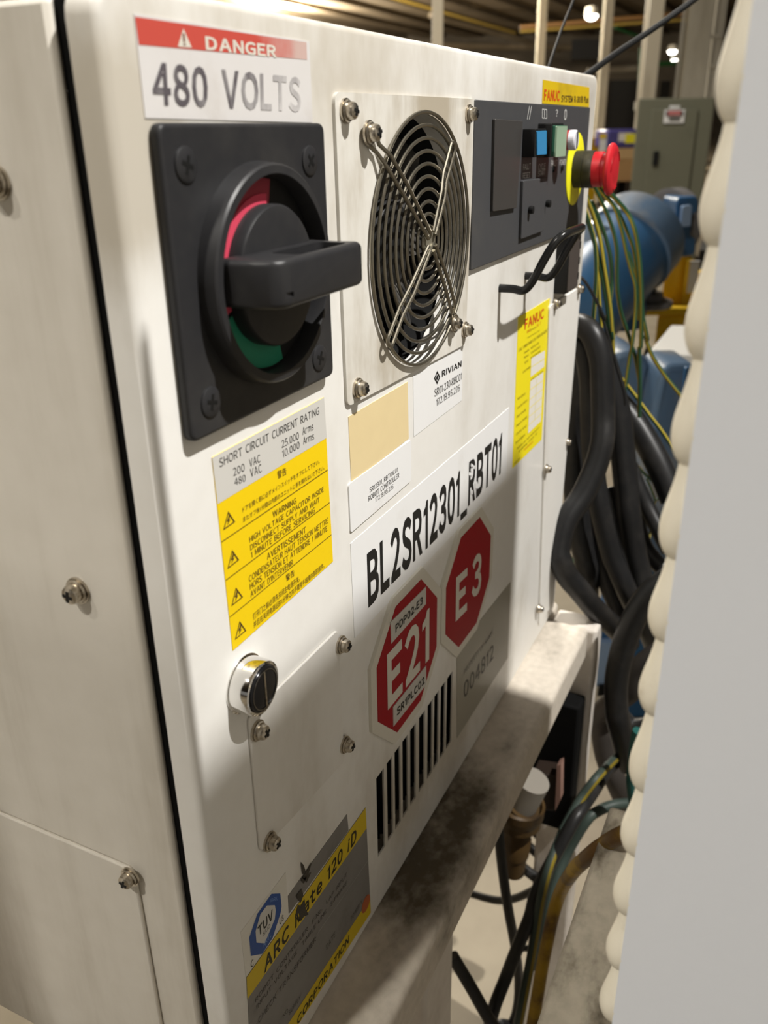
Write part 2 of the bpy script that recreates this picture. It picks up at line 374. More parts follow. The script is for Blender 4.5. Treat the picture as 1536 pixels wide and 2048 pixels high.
# ================================================================ THE HALL
floor = MB().poly([(-40, -60, 0), (140, -60, 0), (140, 100, 0), (-40, 100, 0)])
struct(floor, 'floor', CONC, 'dusty beige concrete factory floor', 'floor', smooth=False)
ceil = MB()
n = 60
for i in range(n):
    y0 = -60 + i * 160 / n; y1 = y0 + 160 / n; h = (y1 - y0)
    ceil.poly([(-40, y0, 8.3), (140, y0, 8.3), (140, y0 + h * .5, 8.3), (-40, y0 + h * .5, 8.3)])
    ceil.poly([(-40, y0 + h * .5, 8.3), (140, y0 + h * .5, 8.3), (140, y0 + h * .5, 8.05), (-40, y0 + h * .5, 8.05)])
    ceil.poly([(-40, y0 + h * .5, 8.05), (140, y0 + h * .5, 8.05), (140, y1, 8.05), (-40, y1, 8.05)])
    ceil.poly([(-40, y1, 8.05), (140, y1, 8.05), (140, y1, 8.3), (-40, y1, 8.3)])
struct(ceil, 'ceiling', DECK, 'dark brown ribbed metal roof deck of the hall', 'ceiling', smooth=False)
c0 = CAM + FH * 78; a = c0 - RH * 70; b = c0 + RH * 70
bw = MB().hexa([(a.x, a.y, 0), (b.x, b.y, 0), (b.x + FH.x, b.y + FH.y, 0), (a.x + FH.x, a.y + FH.y, 0), (a.x, a.y, 8.3), (b.x, b.y, 8.3), (b.x + FH.x, b.y + FH.y, 8.3), (a.x + FH.x, a.y + FH.y, 8.3)])
struct(bw, 'wall_back', FARW, 'dark far wall of the hall behind everything', 'wall', smooth=False)

def vbox(pxL, pxR, pyT, pyB, D, depth, mb=None, mi=0, z0=None, yref=None):
    """upright box facing the viewer at distance D: left/right/top/bottom given where the photo shows them"""
    mb = mb or MB(); ym = yref if yref is not None else (pyT + pyB) / 2
    L = atV(pxL, ym, D); R_ = atV(pxR, ym, D); xm = (pxL + pxR) / 2
    zt = atV(xm, pyT, D).z; zb = atV(xm, pyB, D).z if z0 is None else z0
    f = Vector(((L.x + R_.x) / 2 - CAM.x, (L.y + R_.y) / 2 - CAM.y, 0)).normalized() * depth
    return mb.hexa([(L.x, L.y, zb), (R_.x, R_.y, zb), (R_.x + f.x, R_.y + f.y, zb), (L.x + f.x, L.y + f.y, zb),
                    (L.x, L.y, zt), (R_.x, R_.y, zt), (R_.x + f.x, R_.y + f.y, zt), (L.x + f.x, L.y + f.y, zt)], mi)
def base_of(pxL, pxR, py, D, z=0):
    p = atV((pxL + pxR) / 2, py, D); return Vector((p.x, p.y, z))

# building columns
def column(pxL, pxR, py, D, label, kind='plain'):
    t = thing('building_column', label, 'column', base_of(pxL, pxR, py, D), 'white building columns')
    mb = MB(); L = atV(pxL, py, D); R_ = atV(pxR, py, D); wv = (R_ - L); wv.z = 0; dpt = FH * wv.length
    fl = wv.length * .14
    def bx(a0, a1, d0, d1, mb=mb):
        A = L + wv * a0 + dpt * d0; B = L + wv * a1 + dpt * d0; C_ = L + wv * a1 + dpt * d1; D_ = L + wv * a0 + dpt * d1
        mb.hexa([(q.x, q.y, z) for z in (.02, 8.2) for q in (A, B, C_, D_)])
    bx(0, 1, 0, .12); bx(0, 1, .88, 1); bx(.44, .56, .12, .88)
    mb.build('shaft', COLW, t)
    bm_ = MB(); A = L - wv * .3 - dpt * .3; B = L + wv * 1.3 - dpt * .3; C_ = L + wv * 1.3 + dpt * 1.3; D_ = L - wv * .3 + dpt * 1.3
    bm_.hexa([(q.x, q.y, z) for z in (0, .025) for q in (A, B, C_, D_)]); bm_.build('base_plate', COLW, t)
    return t
column(865, 886, 50, 26, 'white steel column rising behind the cabinet top, leftmost in the hall')
column(1076, 1092, 70, 32, 'slim white steel column second from left behind the cabinet top')
column(1199, 1216, 160, 30, 'dim white steel column behind the red emergency stop button')
column(1291, 1320, 100, 20, 'bright white steel column just left behind the olive electrical enclosure')
# thick column with conduits
t = thing('building_column', 'thick boxed white column with pipes behind the olive electrical enclosure', 'column', base_of(1355, 1432, 100, 13.5))
mb = vbox(1366, 1420, -400, 420, 13.5, .55, yref=100, z0=0.0); mb.build('shaft', COLW, t)
mb = vbox(1357, 1364, -400, 420, 13.3, .12, yref=100, z0=.01); mb.build('edge_flange', COLW, t)
for x in (1424, 1433, 1440):
    p = atV(x, 100, 13.3); MB().cyl((p.x, p.y, .01), (p.x, p.y, 8.2), .022, 10).build('conduit_pipe', COLW, t)
for yy in (72, 132):
    vbox(1418, 1444, yy - 4, yy + 4, 13.25, .04).build('pipe_clamp', COLW, t)

# ceiling pipes and beams
def bar(pA, pB, r, name, m, label, cat, group=None):
    mb = MB().cyl(pA, pB, r, 10); o = mb.build(name, m, origin=(Vector(pA) + Vector(pB)) / 2); return tag(o, label, cat, group)
bar(atV(1040, 55, 38), atV(1420, 24, 38), .09, 'ceiling_pipe', ORNG, 'orange brown pipe under the roof right of the cabinet top', 'pipe')
bar(atV(1040, 63, 40), atV(1420, 36, 40), .05, 'ceiling_pipe', PIPEY, 'thin dull yellow pipe just below the orange brown roof pipe', 'pipe')
bar(atV(700, -28, 36), atV(1030, 66, 44), .055, 'ceiling_pipe', PIPEY, 'dull yellow pipe slanting under the roof left above the cabinet', 'pipe')
bar(atV(1284, 95, 24), atV(1274, 420, 24), .07, 'guard_post', GRNP, 'green upright post left of the olive electrical enclosure', 'post')
bar(atV(1290, 130, 24.0), atV(1366, 126, 24.0), .06, 'guard_rail', GRNP, 'green horizontal rail above the olive electrical enclosure', 'rail')
bar(atV(1230, 55, 45), atV(1290, 78, 46), .07, 'roof_brace', GRNP, 'faint green brace under the roof above the red button', 'brace')
bar(atV(1175, 142, 55), atV(1275, 136, 55), .15, 'ceiling_duct', COLW, 'pale horizontal duct under the roof beyond the slim columns', 'duct')
for i, (x0, y0, x1, y1) in enumerate(((880, 10, 1300, 4), (700, 90, 1290, 96), (860, 30, 1120, 100))):
    bar(atV(x0, y0, 60), atV(x1, y1, 66), .16, 'roof_joist', DECK, ['dark roof joist running high across the hall', 'dark roof joist running low across the far hall', 'dark roof joist slanting down behind the cabinet top'][i], 'beam')
mb = vbox(1143, 1212, 78, 118, 48, 2.5); tag(mb.build('hanging_heater', BLACK, origin=base_of(1143, 1212, 100, 48, 6)), 'black box hanging under the roof above the yellow brand label', 'heater')
# lamps seen far away
for x, y, D, lab in ((1183, 28, 33, 'round bright ceiling lamp nearest above the cabinet corner'), (1345, 100, 46, 'upper of the two small bright lamps beside the thick column'), (1351, 118, 52, 'lower of the two small bright lamps beside the thick column')):
    p = atV(x, y, D); t = thing('ceiling_lamp', lab, 'lamp', p, 'round ceiling lamps')
    MB().lathe(p, (0, 0, -1), [(.10, -.22), (.2, -.2), (.24, 0), (.22, .03)], 20).build('housing', COLW, t)
    MB().lathe(p + Vector((0, 0, -.03)), (0, 0, -1), [(.205, 0), (.2, .06), (.14, .13), (.05, .16)], 20).build('lens', LAMPE, t)

# dark machine racks at the back
t = thing('storage_rack', 'black shadowed machine rack beyond the pallet of boxes', 'rack', base_of(1211, 1283, 200, 30))
vbox(1213, 1270, 160, 258, 33, 2.5, z0=0.1).build('body', BLACK, t)
vbox(1211, 1214, 158, 300, 32.7, .15, z0=0).build('upright', DBRN, t); vbox(1268, 1271, 158, 300, 32.7, .15, z0=0).build('upright', DBRN, t)
tag(vbox(1320, 1340, 162, 200, 28, 1.5, z0=0).build('machine_cabinet', BLACK, origin=base_of(1320, 1340, 200, 28)), 'small black cabinet behind the olive enclosure beside the white column', 'cabinet')

# pallet with cartons
D = 15.0
t = thing('wooden_pallet', 'wooden pallet under the cardboard carton far behind the red button', 'pallet', base_of(1225, 1285, 360, D))
zf = 0.0
L = atV(1228, 362, D); R_ = atV(1285, 362, D); wv = R_ - L; wv.z = 0
def obox(L, wv, a0, a1, d0, d1, z0, z1, mb=None, mi=0):
    mb = mb or MB(); u = wv.normalized(); A = L + wv * a0 + FH * d0; B = L + wv * a1 + FH * d0; C_ = L + wv * a1 + FH * d1; E_ = L + wv * a0 + FH * d1
    return mb.hexa([(q.x, q.y, z) for z in (z0, z1) for q in (A, B, C_, E_)], mi)
zp = max(.02, atV(1255, 362, D).z)
for k in range(3): obox(L, wv, k * .42, k * .42 + .16, 0, 1.0, 0, zp).build('block', DBRN, t)
obox(L, wv, 0, 1, 0, 1.0, zp, zp + .03).build('deck', CARD, t)
zc0 = zp + .03; zc1 = atV(1255, 318, D).z; zc2 = atV(1255, 296, D).z
c = obox(L, wv, -.02, 1.0, .02, .95, zc0, zc1).build('cardboard_carton', CARD, origin=base_of(1228, 1285, 360, D, zc0))
tag(c, 'brown cardboard carton on the pallet behind the red button', 'box')
c = obox(L, wv, -.1, 1.02, .0, 1.0, zc1, zc2 - .0).build('wooden_tray', mat('pale_wood', (.55, .38, .2), .6), origin=base_of(1228, 1285, 360, D, zc1))
tag(c, 'pale wooden tray lid on top of the brown carton', 'tray')
zw = atV(1255, 258, D).z
t = thing('wrapped_package', 'purple blue wrapped package on the wooden tray behind the red button', 'package', base_of(1205, 1275, 300, D, zc2))
obox(L, wv, -.35, 1.05, .05, .9, zc2, zw).build('wrapping', WRAP, t, bevel=.04)
obox(L, wv, .05, .5, .035, .06, zc2 + (zw - zc2) * .35, zc2 + (zw - zc2) * .8).build('white_label', LBLW, t)
obox(L, wv, .28, .62, .03, .055, zc2 + (zw - zc2) * .25, zc2 + (zw - zc2) * .75).build('yellow_label', YELR, t)
mb = vbox(1199, 1213, 268, 303, 12, .05); o = mb.build('paper_tag', LBLW, origin=base_of(1199, 1213, 300, 12, 1.0))
t2 = thing('tag_holder', 'white paper card with yellow top in a stand left of the red button', 'sign', base_of(1199, 1213, 300, 12)); put_under(o, t2)
o.name = 'card'; o.location = Vector((0, 0, 0)) + o.location
vbox(1199, 1213, 268, 276, 11.98, .02).build('card_heading', YEL, t2)
vbox(1205, 1207, 303, 330, 12, .03, z0=0).build('stand', BLACK, t2)
tag(vbox(1165, 1198, 276, 300, 16, .8, z0=0).build('yellow_crate', SAFY, origin=base_of(1165, 1198, 300, 16)), 'dark yellow crate half hidden behind the cabinet corner', 'crate')

# olive electrical enclosure
D = 9.0
t = thing('electrical_enclosure', 'tall olive grey electrical enclosure with one door at the hall back', 'cabinet', base_of(1272, 1428, 300, D))
vbox(1277, 1429, 196, 420, D, .5, yref=205, z0=0).build('body', ELEC, t, bevel=.012)
dr = vbox(1304, 1396, 218, 420, D - .03, .03, yref=225, z0=.1).build('door', ELEC, t, bevel=.006)
vbox(1306, 1317, 303, 331, D - .05, .025).build('latch', BLACK, dr)
sg = vbox(1328, 1369, 219, 246, D - .045, .012).build('warning_sign', LBLW, dr)
vbox(1332, 1366, 222, 231, D - .055, .008).build('sign_band', BLACK, dr)
vbox(1336, 1362, 221, 230.5, D - .064, .008).build('sign_red_oval', mat('faded_red', (.5, .18, .18), .5), dr)
for yy in (235, 239): vbox(1338, 1360, yy - 1, yy + 1, D - .055, .008).build('sign_print', INKG, dr)
vbox(1339, 1360, 211, 217, D - .01, .008).build('small_plate', LBLW, t)
vbox(1268, 1272, 203, 220, D + .05, .05).build('hinge', COLW, t)

# ================================================================ ROBOT ON YELLOW STAND (right background)
D = 2.35
def along(a, b, t): return a + (b - a) * t
t = thing('welding_robot', 'blue and grey robot arm joint on a yellow stand behind the striped wires', 'robot', base_of(1180, 1260, 620, D, .45))
P2 = atV(1283, 466, 2.40); axd = (RH * .058 + Vector((0, 0, .044)) + FH * .060).normalized(); P1 = P2 - axd * .085
MB().lathe(P1 - axd * .30, axd, [(.08, 0), (.118, .02), (.121, .10), (.121, .295), (.117, .305)], 48).build('arm_housing', BLUE, t)
MB().lathe(P1, axd, [(.110, -.012), (.128, -.004), (.129, .004), (.127, .010), (.127, .070), (.122, .085), (.08, .092)], 48).build('drum', BLUED, t)
# lower neck, bellows, flange
nb = atV(1290, 548, 2.38)
MB().lathe(nb + Vector((0, 0, .01)), (0, 0, -1), [(.045, -.10), (.034, 0), (.034, .02)], 32).build('neck', BLUE, t)
prof = [(.031 if k % 2 else .036, .010 + k * .005) for k in range(9)]
MB().lathe(nb + Vector((0, 0, .0)), (0, 0, -1), prof, 32).build('bellows', BLACK, t)
MB().lathe(nb, (0, 0, -1), [(.045, .046), (.052, .048), (.056, .062), (.080, .070), (.081, .082), (.074, .086)], 40).build('base_flange', GRYF, t)
MB().lathe(atV(1215, 610, 2.3), (0, 0, -1), [(.07, -.1), (.10, 0), (.10, .05)], 32).build('lower_housing', BLUE, t)
# motor cap on the right
ma = atV(1330, 448, 2.52); mbp = atV(1352, 446, 2.54); md = (mbp - ma).normalized()
MB().lathe(ma, md, [(.085, 0), (.094, .004), (.094, .045), (.088, .05)], 36).build('motor_flange', GRYF, t)
mb = MB()
P = rrect([atV(1354, 395, 2.4), atV(1398, 392, 2.46), atV(1390, 512, 2.46), atV(1348, 516, 2.4)], .02)
mb.prism(P, FH * .12); mo = mb.build('motor_cap', BLUE, t, bevel=.006, seg=3)
P = rrect([atV(1366, 412, 2.385), atV(1384, 410, 2.41), atV(1381, 452, 2.41), atV(1362, 454, 2.385)], .006)
MB().prism(P, FH * .02).build('cap_recess', LBLUE, mo)
# thin low-left arm
MB().tube([atV(1166, 600, 2.2), atV(1175, 540, 2.25), atV(1195, 480, 2.3)], [.07, .075, .07], 20).build('forearm', BLUED, t)

t = thing('robot_stand', 'yellow steel stand with rails carrying the blue robot', 'stand', base_of(1290, 1370, 640, 2.6))
vbox(1328, 1378, 500, 700, 2.62, .14, z0=0, yref=560).build('post', SAFY, t, bevel=.004)
vbox(1170, 1400, 618, 632, 2.5, .05).build('rail', SAFY, t, bevel=.003)
vbox(1312, 1372, 632, 700, 2.52, .12, z0=0).build('lower_post', SAFY, t, bevel=.004)
vbox(1370, 1440, 586, 606, 2.8, .06).build('rail', SAFY, t, bevel=.003)
vbox(1374, 1440, 545, 566, 2.85, .06).build('rail', SAFY, t, bevel=.003)
vbox(1368, 1384, 520, 702, 2.6, .02, z0=.0, yref=560).build('upright_plate', SAFY, t)
vbox(1180, 1320, 628, 632, 2.55, .35).build('top_plate', SAFY, t)
tag(vbox(1377, 1396, 522, 586, 2.55, .01).build('white_tag', LBLW, origin=base_of(1377, 1396, 586, 2.55, .7)), 'white paper tag hanging on the yellow robot stand', 'tag')
tag(vbox(1396, 1440, 500, 548, 3.2, .3, z0=0).build('black_machine_base', BLACK, origin=base_of(1396, 1440, 500, 3.2)), 'black machine base glimpsed behind the yellow stand rails', 'machine')

# white box and second blue robot in the right middle ground
t = thing('wire_feeder', 'white sheet metal box with sloping top right of the striped wires', 'box', base_of(1280, 1400, 760, 1.75))
mb = MB()
A = [atV(1293, 708, 1.72), atV(1342, 649, 1.9), atV(1440, 652, 1.9), atV(1440, 712, 1.72)]
zlo = .69
pts = A + [Vector((p.x, p.y, zlo)) for p in A]
mb.add(pts, [(0, 1, 2, 3), (7, 6, 5, 4), (0, 4, 5, 1), (1, 5, 6, 2), (2, 6, 7, 3), (3, 7, 4, 0)])
mb.build('casing', mat('clean_white', (.78, .77, .74), .4), t, bevel=.004)
MB().lathe(atV(1361, 724, 1.715), -FH, [(.006, 0), (.006, .006), (.003, .008)], 16).build('bolt', GRYF, t)
vbox(1262, 1440, 742, 1000, 1.93, .25, z0=0).build('pedestal', BLACK, t)
t = thing('blue_robot_base', 'rounded dusty blue robot casing below the white box beside striped wires', 'robot', base_of(1300, 1390, 900, 1.4))
mb = MB(); P = rrect([atV(1326, 730, 1.45), atV(1400, 728, 1.5), atV(1420, 1150, 1.5), atV(1268, 1150, 1.45), atV(1305, 830, 1.45)], .03)
mb.prism(P, FH * .12); c = mb.build('casing', BLUED, t, bevel=.012, seg=3)
mb = MB(); P = rrect([atV(1372, 735, 1.44), atV(1385, 735, 1.45), atV(1368, 900, 1.45), atV(1354, 900, 1.44)], .004); mb.prism(P, FH * .01); mb.build('rib', BLUE, c)
mb = MB(); P = rrect([atV(1229, 708, 1.5), atV(1262, 700, 1.5), atV(1303, 720, 1.52), atV(1290, 800, 1.52), atV(1262, 860, 1.5), atV(1226, 850, 1.5)], .02)
mb.prism(P, FH * .15); mb.build('shoulder', BLUED, t, bevel=.01, seg=3)
vbox(1262, 1345, 960, 1240, 1.62, .04, z0=.0).build('column_body', BLUE, t, bevel=.01)
t = thing('robot_pedestal', 'pale blue pedestal glimpsed between the stand leg and thick black hoses', 'robot', base_of(1200, 1240, 1300, 1.5))
vbox(1195, 1262, 1216, 1282, 1.70, .08).build('upper_band', BLUE, t)
vbox(1195, 1262, 1286, 1372, 1.68, .08).build('lower_casing', LBLUE, t)
vbox(1195, 1262, 1372, 1392, 1.67, .08).build('dark_gap', BLACK, t)
vbox(1190, 1262, 1392, 1900, 1.68, .08, z0=0).build('foot', BLUE, t)

# ================================================================ CONTROL CABINET
X0, X1, ZB, ZTp = .219, .835, CAMZ - .487, CAMZ + .042
cab = thing('robot_control_cabinet', 'large grimy white robot control cabinet covered in labels on the steel stand', 'cabinet', (.527, .18, ZB))
# sheet metal body, open behind the door
T = .004; YB = .36; Yb = .0185
bd = MB()
bd.box(X0, X0 + T, Yb, YB, ZB, ZTp - .004); bd.box(X1 - T, X1, Yb, YB, ZB, ZTp - .004)
bd.box(X0 + T, X1 - T, Yb, YB, ZB, ZB + T); bd.box(X0 + T, X1 - T, Yb, YB, ZTp - .008, ZTp - .004); bd.box(X0 + T, X1 - T, YB - T, YB, ZB + T, ZTp - .008)
body = bd.build('cabinet_body', SIDE, cab, bevel=.0025)
# side cover with screws
sc = MB(); zt = CAMZ - .314
P = rrect([(X0, .043, ZB + .004), (X0, .34, ZB + .004), (X0, .34, zt), (X0, .043, zt)], .006)
sp = sc.prism(P, (-.0022, 0, 0)).build('side_cover', SIDE, cab, bevel=.0008)
def sideP(px, py, X): return atX(px, py, X)
screw(sp, sideP(262, 1752, X0 - .0022), rz=-math.pi / 2)
screw(body, sideP(158, 1180, X0), rz=-math.pi / 2, scale=1.12)
screw(body, sideP(-4, 365, X0), rz=-math.pi / 2, scale=1.12)
MB().box(X0 + .0035, X1 - .0035,   .0118, .0188, ZB + .003, ZTp - .003).build('door_gasket', GASK, cab)
# cavity for gasket opening is hidden behind door; inner dark plenum sits behind the holes
door_bm = bmesh.new(); bmesh.ops.create_cube(door_bm, size=1)
def doorx(z): return .838 - .015 * (ZTp - z) / (ZTp - ZB)
for v in door_bm.verts:
    z = ZTp if v.co.z > 0 else ZB; x = (X0 if v.co.x < 0 else doorx(z)); v.co = (x, .012 if v.co.y > 0 else 0.0, z)
ed = [e for e in door_bm.edges if any(v.co.y < .001 for v in e.verts)]
corner = [e for e in door_bm.edges if abs(e.verts[0].co.y - e.verts[1].co.y) > .005]
bmesh.ops.bevel(door_bm, geom=corner, offset=.010, segments=5, affect='EDGES', profile=.5)
front = [e for e in door_bm.edges if all(v.co.y < .001 for v in e.verts) and len([f for f in e.link_faces if abs(f.normal.y) < .5]) == 1]
door_bm.normal_update()
front = [e for e in door_bm.edges if all(v.co.y < .001 for v in e.verts)]
bmesh.ops.bevel(door_bm, geom=front, offset=.0030, segments=4, affect='EDGES', profile=.5)
me = bpy.data.meshes.new('door'); bmesh.ops.recalc_face_normals(door_bm, faces=door_bm.faces); door_bm.to_mesh(me); door_bm.free(); me.materials.append(WHITE); 
door = bpy.data.objects.new('door', me); col.objects.link(door)
FC = Vector((.4512, 0, CAMZ - .0573)); FR = .0659
def slot_quads():
    xs = [(168, 218), (235, 272), (285, 322), (335, 372), (385, 422), (442, 480), (497, 530), (540, 570), (582, 612), (622, 657)]
    out = []
    zt = atY(*Z('8', 168, 1470)).z; 
    for x0, x1 in xs:
        f = (x0 - 168) / (655 - 168); yt = 1470 + (770 - 1470) * f; yb = 1960 + (1200 - 1960) * f
        a = atY(*Z('8', x0, yt)); b = atY(*Z('8', x1, yt)); out.append((a.x, b.x))
    return out
slots = slot_quads(); s_zt = CAMZ - .3135; s_zb = CAMZ - .3575
s_zt = (atY(*Z('8', 168, 1470)).z + atY(*Z('8', 655, 770)).z) / 2; s_zb = (atY(*Z('8', 187, 1960)).z + atY(*Z('8', 660, 1200)).z) / 2
cut = [MB().cyl(FC + Vector((0, -.02, 0)), FC + Vector((0, .03, 0)), FR, 64).build('c', WHITE)]
mbc = MB()
for a, b in slots: mbc.box(a, b, -.02, .03, s_zb, s_zt)
cut.append(mbc.build('c', WHITE)); cut.append(MB().box(slots[0][0] - .003, slots[-1][1] + .050, .0012, .05, s_zb - .032, s_zt + .002).build('c', WHITE))
gas = bpy.data.objects['door_gasket']
cut2 = [MB().cyl(FC + Vector((0, -.02, 0)), FC + Vector((0, .05, 0)), FR + .004, 48).build('c', WHITE), MB().box(slots[0][0] - .004, slots[-1][1] + .075, -.02, .05, s_zb - .042, s_zt + .004).build('c', WHITE)]
boolean(door, cut); put_under(door, cab)
boolean(gas, cut2)
# vent filter behind the slots
vf = MB()
n = 40
for i in range(n):
    x = slots[0][0] - .003 + (slots[-1][1] - slots[0][0] + .09) * i / n; dx = (slots[-1][1] - slots[0][0] + .09) / n
    vf.poly([(x, .022, s_zb - .035), (x + dx / 2, .027, s_zb - .035), (x + dx / 2, .027, s_zt + .006), (x, .022, s_zt + .006)])
    vf.poly([(x + dx / 2, .027, s_zb - .035), (x + dx, .022, s_zb - .035), (x + dx, .022, s_zt + .006), (x + dx / 2, .027, s_zt + .006)])
vf.build('vent_filter', dirty('vent_filter_dark', (.006, .006, .006), (.05, .045, .04), .8, (160, 20, 6), .52, .75, spec=.1), cab, smooth=False)

# fan plate
fp = slab(fq('3', (60, 72), (938, 118), (872, 1640), (140, 2030)), 0, -.0016, .005).build('fan_plate', PLATE, cab)
boolean(fp, [MB().cyl(FC + Vector((0, -.02, 0)), FC + Vector((0, .03, 0)), FR - .0002, 64).build('c', PLATE)])
put_under(fp, cab)
for q in ((125, 192), (890, 212), (200, 1912), (865, 1550)): screw(fp, atY(*Z('3', *q), -.0016))
# fan: housing, hub and blades
fan = MB().lathe(FC + Vector((0, .012, 0)), (0, 1, 0), [(FR + .003, 0), (FR + .003, .03)], 48, cap=False)
fan.lathe(FC + Vector((0, .044, 0)), (0, 1, 0), [(FR + .003, 0), (FR + .003, .002)], 48)
fan = fan.build('fan_housing', FANB, cab)
MB().lathe(FC + Vector((0, .016, 0)), (0, 1, 0), [(.012, -.002), (.022, 0), (.024, .003), (.024, .024)], 32).build('fan_hub', FANB, fan)
for k in range(7):
    a0 = k * 2 * math.pi / 7; mb = MB(); vs = []
    for j in range(6):
        r = .024 + (.062 - .024) * j / 5
        for s_ in range(5):
            u = s_ / 4; a = a0 + (u - .5) * .75 + j * .05
            vs.append(FC + Vector((math.cos(a) * r, .020 + u * .016, math.sin(a) * r)))
    mb.add(vs, [(j * 5 + s_, j * 5 + s_ + 1, j * 5 + s_ + 6, j * 5 + s_ + 5) for j in range(5) for s_ in range(4)])
    mb.build('fan_blade', dirty('fan_blade_dusty', (.02, .019, .018), (.12, .11, .095), .6, (40, 40, 40), .45, .75), fan)
# wire finger guard
gc = Vector((.4470, -.0065, CAMZ - .0545)); guard = MB()
Rr = [.0655 - .0064 * i for i in range(10)]
for i, r in enumerate(Rr):
    y = -.0035 - .0030 * (i / 9)
    c_ = Vector((FC.x - (.0042) * min(1, .35 + i / 9 * .65), y, FC.z + .0028 * min(1, .35 + i / 9 * .65)))
    guard.tube([c_ + Vector((math.cos(2 * math.pi * k / 56), 0, math.sin(2 * math.pi * k / 56))) * r for k in range(56)], .00098, 8, closed=True)
gd = guard.build('fan_guard', WIREM, cab)
MB().lathe(gc + Vector((0, .0005, 0)), (0, -1, 0), [(.0075, 0), (.0075, .0012)], 8).build('guard_centre', mat('guard_centre_tin', (.28, .26, .20), .5, .6), gd)
def leg_pair(end, sgn_loop, lug=False):
    d = Vector((end.x - gc.x, 0, end.z - gc.z)); L_ = d.length; d.normalize(); nrm = Vector((-d.z, 0, d.x)); w2 = .0032
    off = Vector((0, -.0022, 0)); g0 = gc + d * .005 + off
    A = [g0 + nrm * w2 * .6, gc + d * (L_ * .5) + nrm * w2 + off + Vector((0, .001, 0)), gc + d * (L_ - .018) + nrm * w2 + Vector((0, .0005, 0))]
    if lug: A += [gc + d * (L_ - .009) + nrm * w2 * .7 + Vector((0, .003, 0))]
    tip = end.copy(); tip.y = -.0030 if lug else -.0060
    arc = [tip + d * math.sin(a) * (.0048 if lug else .0034) + nrm * math.cos(a) * (.0048 if lug else .0034) for a in [i * math.pi / 10 for i in range(11)]]
    B = [q - nrm * 2 * ((q - gc).dot(nrm)) for q in reversed(A)]
    MB().tube(A + arc + B, .00105, 8).build('guard_spoke', WIREM, gd)
lugs = [atY(*Z('3', 268, 340), -.002), atY(*Z('3', 798, 1512), -.002)]
leg_pair(lugs[0], 1, True); leg_pair(lugs[1], 1, True)
leg_pair(atY(*Z('3', 793, 428), -.006), 1); leg_pair(atY(*Z('3', 408, 1612), -.006), 1)
screw(gd, atY(*Z('3', 268, 328), -.0036), scale=1.05); screw(gd, atY(*Z('3', 796, 1510), -.0036), scale=.95)

# ---------------- main disconnect switch
PX0, PX1, PZ0, PZ1 = .2352, .3412, CAMZ - .1028, CAMZ + .0037
sw = rect(PX0, PX1, PZ0, PZ1, 0, -.0046, .004).build('disconnect_switch_plate', BLACKP, cab, bevel=.0014, seg=3)
for q in ((275, 330), (1020, 305), (1078, 1492), (425, 1758)): screw(sw, atY(*Z('2', *q), -.0046), 'flat')
SCn = Vector((.2882, -.0046, CAMZ - .0505))
def arcpts(c, r, a0, a1, n, y): return [Vector((c.x + r * math.cos(math.radians(a0 + (a1 - a0) * i / n)), y, c.z + r * math.sin(math.radians(a0 + (a1 - a0) * i / n)))) for i in range(n + 1)]
MB().lathe(SCn, (0, -1, 0), [(.0415, 0), (.0412, .003), (.0408, .0070), (.0400, .0078), (.0372, .0080), (.0368, .0074), (.0366, .0004)], 72, cap=False).build('dial_ring', BLACKP, sw)
MB().lathe(SCn, (0, -1, 0), [(.0366, 0), (.0366, .0003)], 64).build('dial_floor', mat('dial_black', (.01, .01, .01), .5), sw)
def sector(r0, r1, a0, a1, y0, y1, m, name, n=24):
    A = arcpts(SCn, r1, a0, a1, n, y1); B = arcpts(SCn, r0, a1, a0, n, y1); MB().prism(A + B, (0, y0 - y1, 0)).build(name, m, sw)
sector(.014, .0355, 78, 200, -.0049, -.0056, mat('dial_dark_red', (.30, .035, .055), .5), 'red_sector')
sector(.014, .0300, 84, 200, -.0056, -.0064, PINK, 'pink_sector')
sector(.014, .0355, 205, 284, -.0049, -.0056, GREEN, 'green_sector')
mb = MB(); text(mb, 'ON', Z('2', 608, 462), Z('2', 658, 445), Z('2', 606, 412), -.0058, .01); seg(mb, Z('2', 673, 400), Z('2', 675, 448), .0006, -.0058); mb.build('dial_lettering', mat('dial_ink', (.08, .01, .012), .5), sw)
MB().lathe(SCn, (0, -1, 0), [(.0265, 0), (.0265, .0066), (.0258, .0076), (.0240, .0080)], 64).build('knob', BLACKP, sw)
# lever handle with padlock slot
HL, HR, HT, HB = .2535, .3190, CAMZ - .0398, CAMZ - .0568
hb = MB(); yb, yf = -.0100, -.0330
P = [(HL, yb, HB), (HL, yb, HT), (HR - .002, yb, HT), (HR - .002, yb, HB)]
lev = []
prof = [(HL + .0000, yb), (HL + .0005, -.022), (HL + .0030, -.030), (HL + .0075, yf), (HR - .002, yf), (HR, yf + .002), (HR - .0015, -.022), (HR, yb)]
hb.prism([(x, y, HB) for x, y in prof], (0, 0, HT - HB))
handle = hb.build('lever_handle', BLACKP, sw)
bmh = bmesh.new(); bmh.from_mesh(handle.data)
bmesh.ops.bevel(bmh, geom=[e for e in bmh.edges if len(e.link_faces) == 2 and e.calc_face_angle() > .15 and max(v.co.y for v in e.verts) < yb + .0001 and min(v.co.y for v in e.verts) < -.0105], offset=.0024, segments=4, affect='EDGES', profile=.5)
bmh.to_mesh(handle.data); bmh.free()
sl = rrect([(HL + .020, -.030, 0), (HR - .008, -.030, 0), (HR - .008, -.0175, 0), (HL + .020, -.0175, 0)], .003)
boolean(handle, [MB().prism([(p.x, p.y, CAMZ - .0500) for p in sl], (0, 0, .03)).build('c', BLACKP), MB().box(HL + .004, HL + .0105, -.040, -.0322, HB + .004, HB + .0058).build('c', BLACKP)])
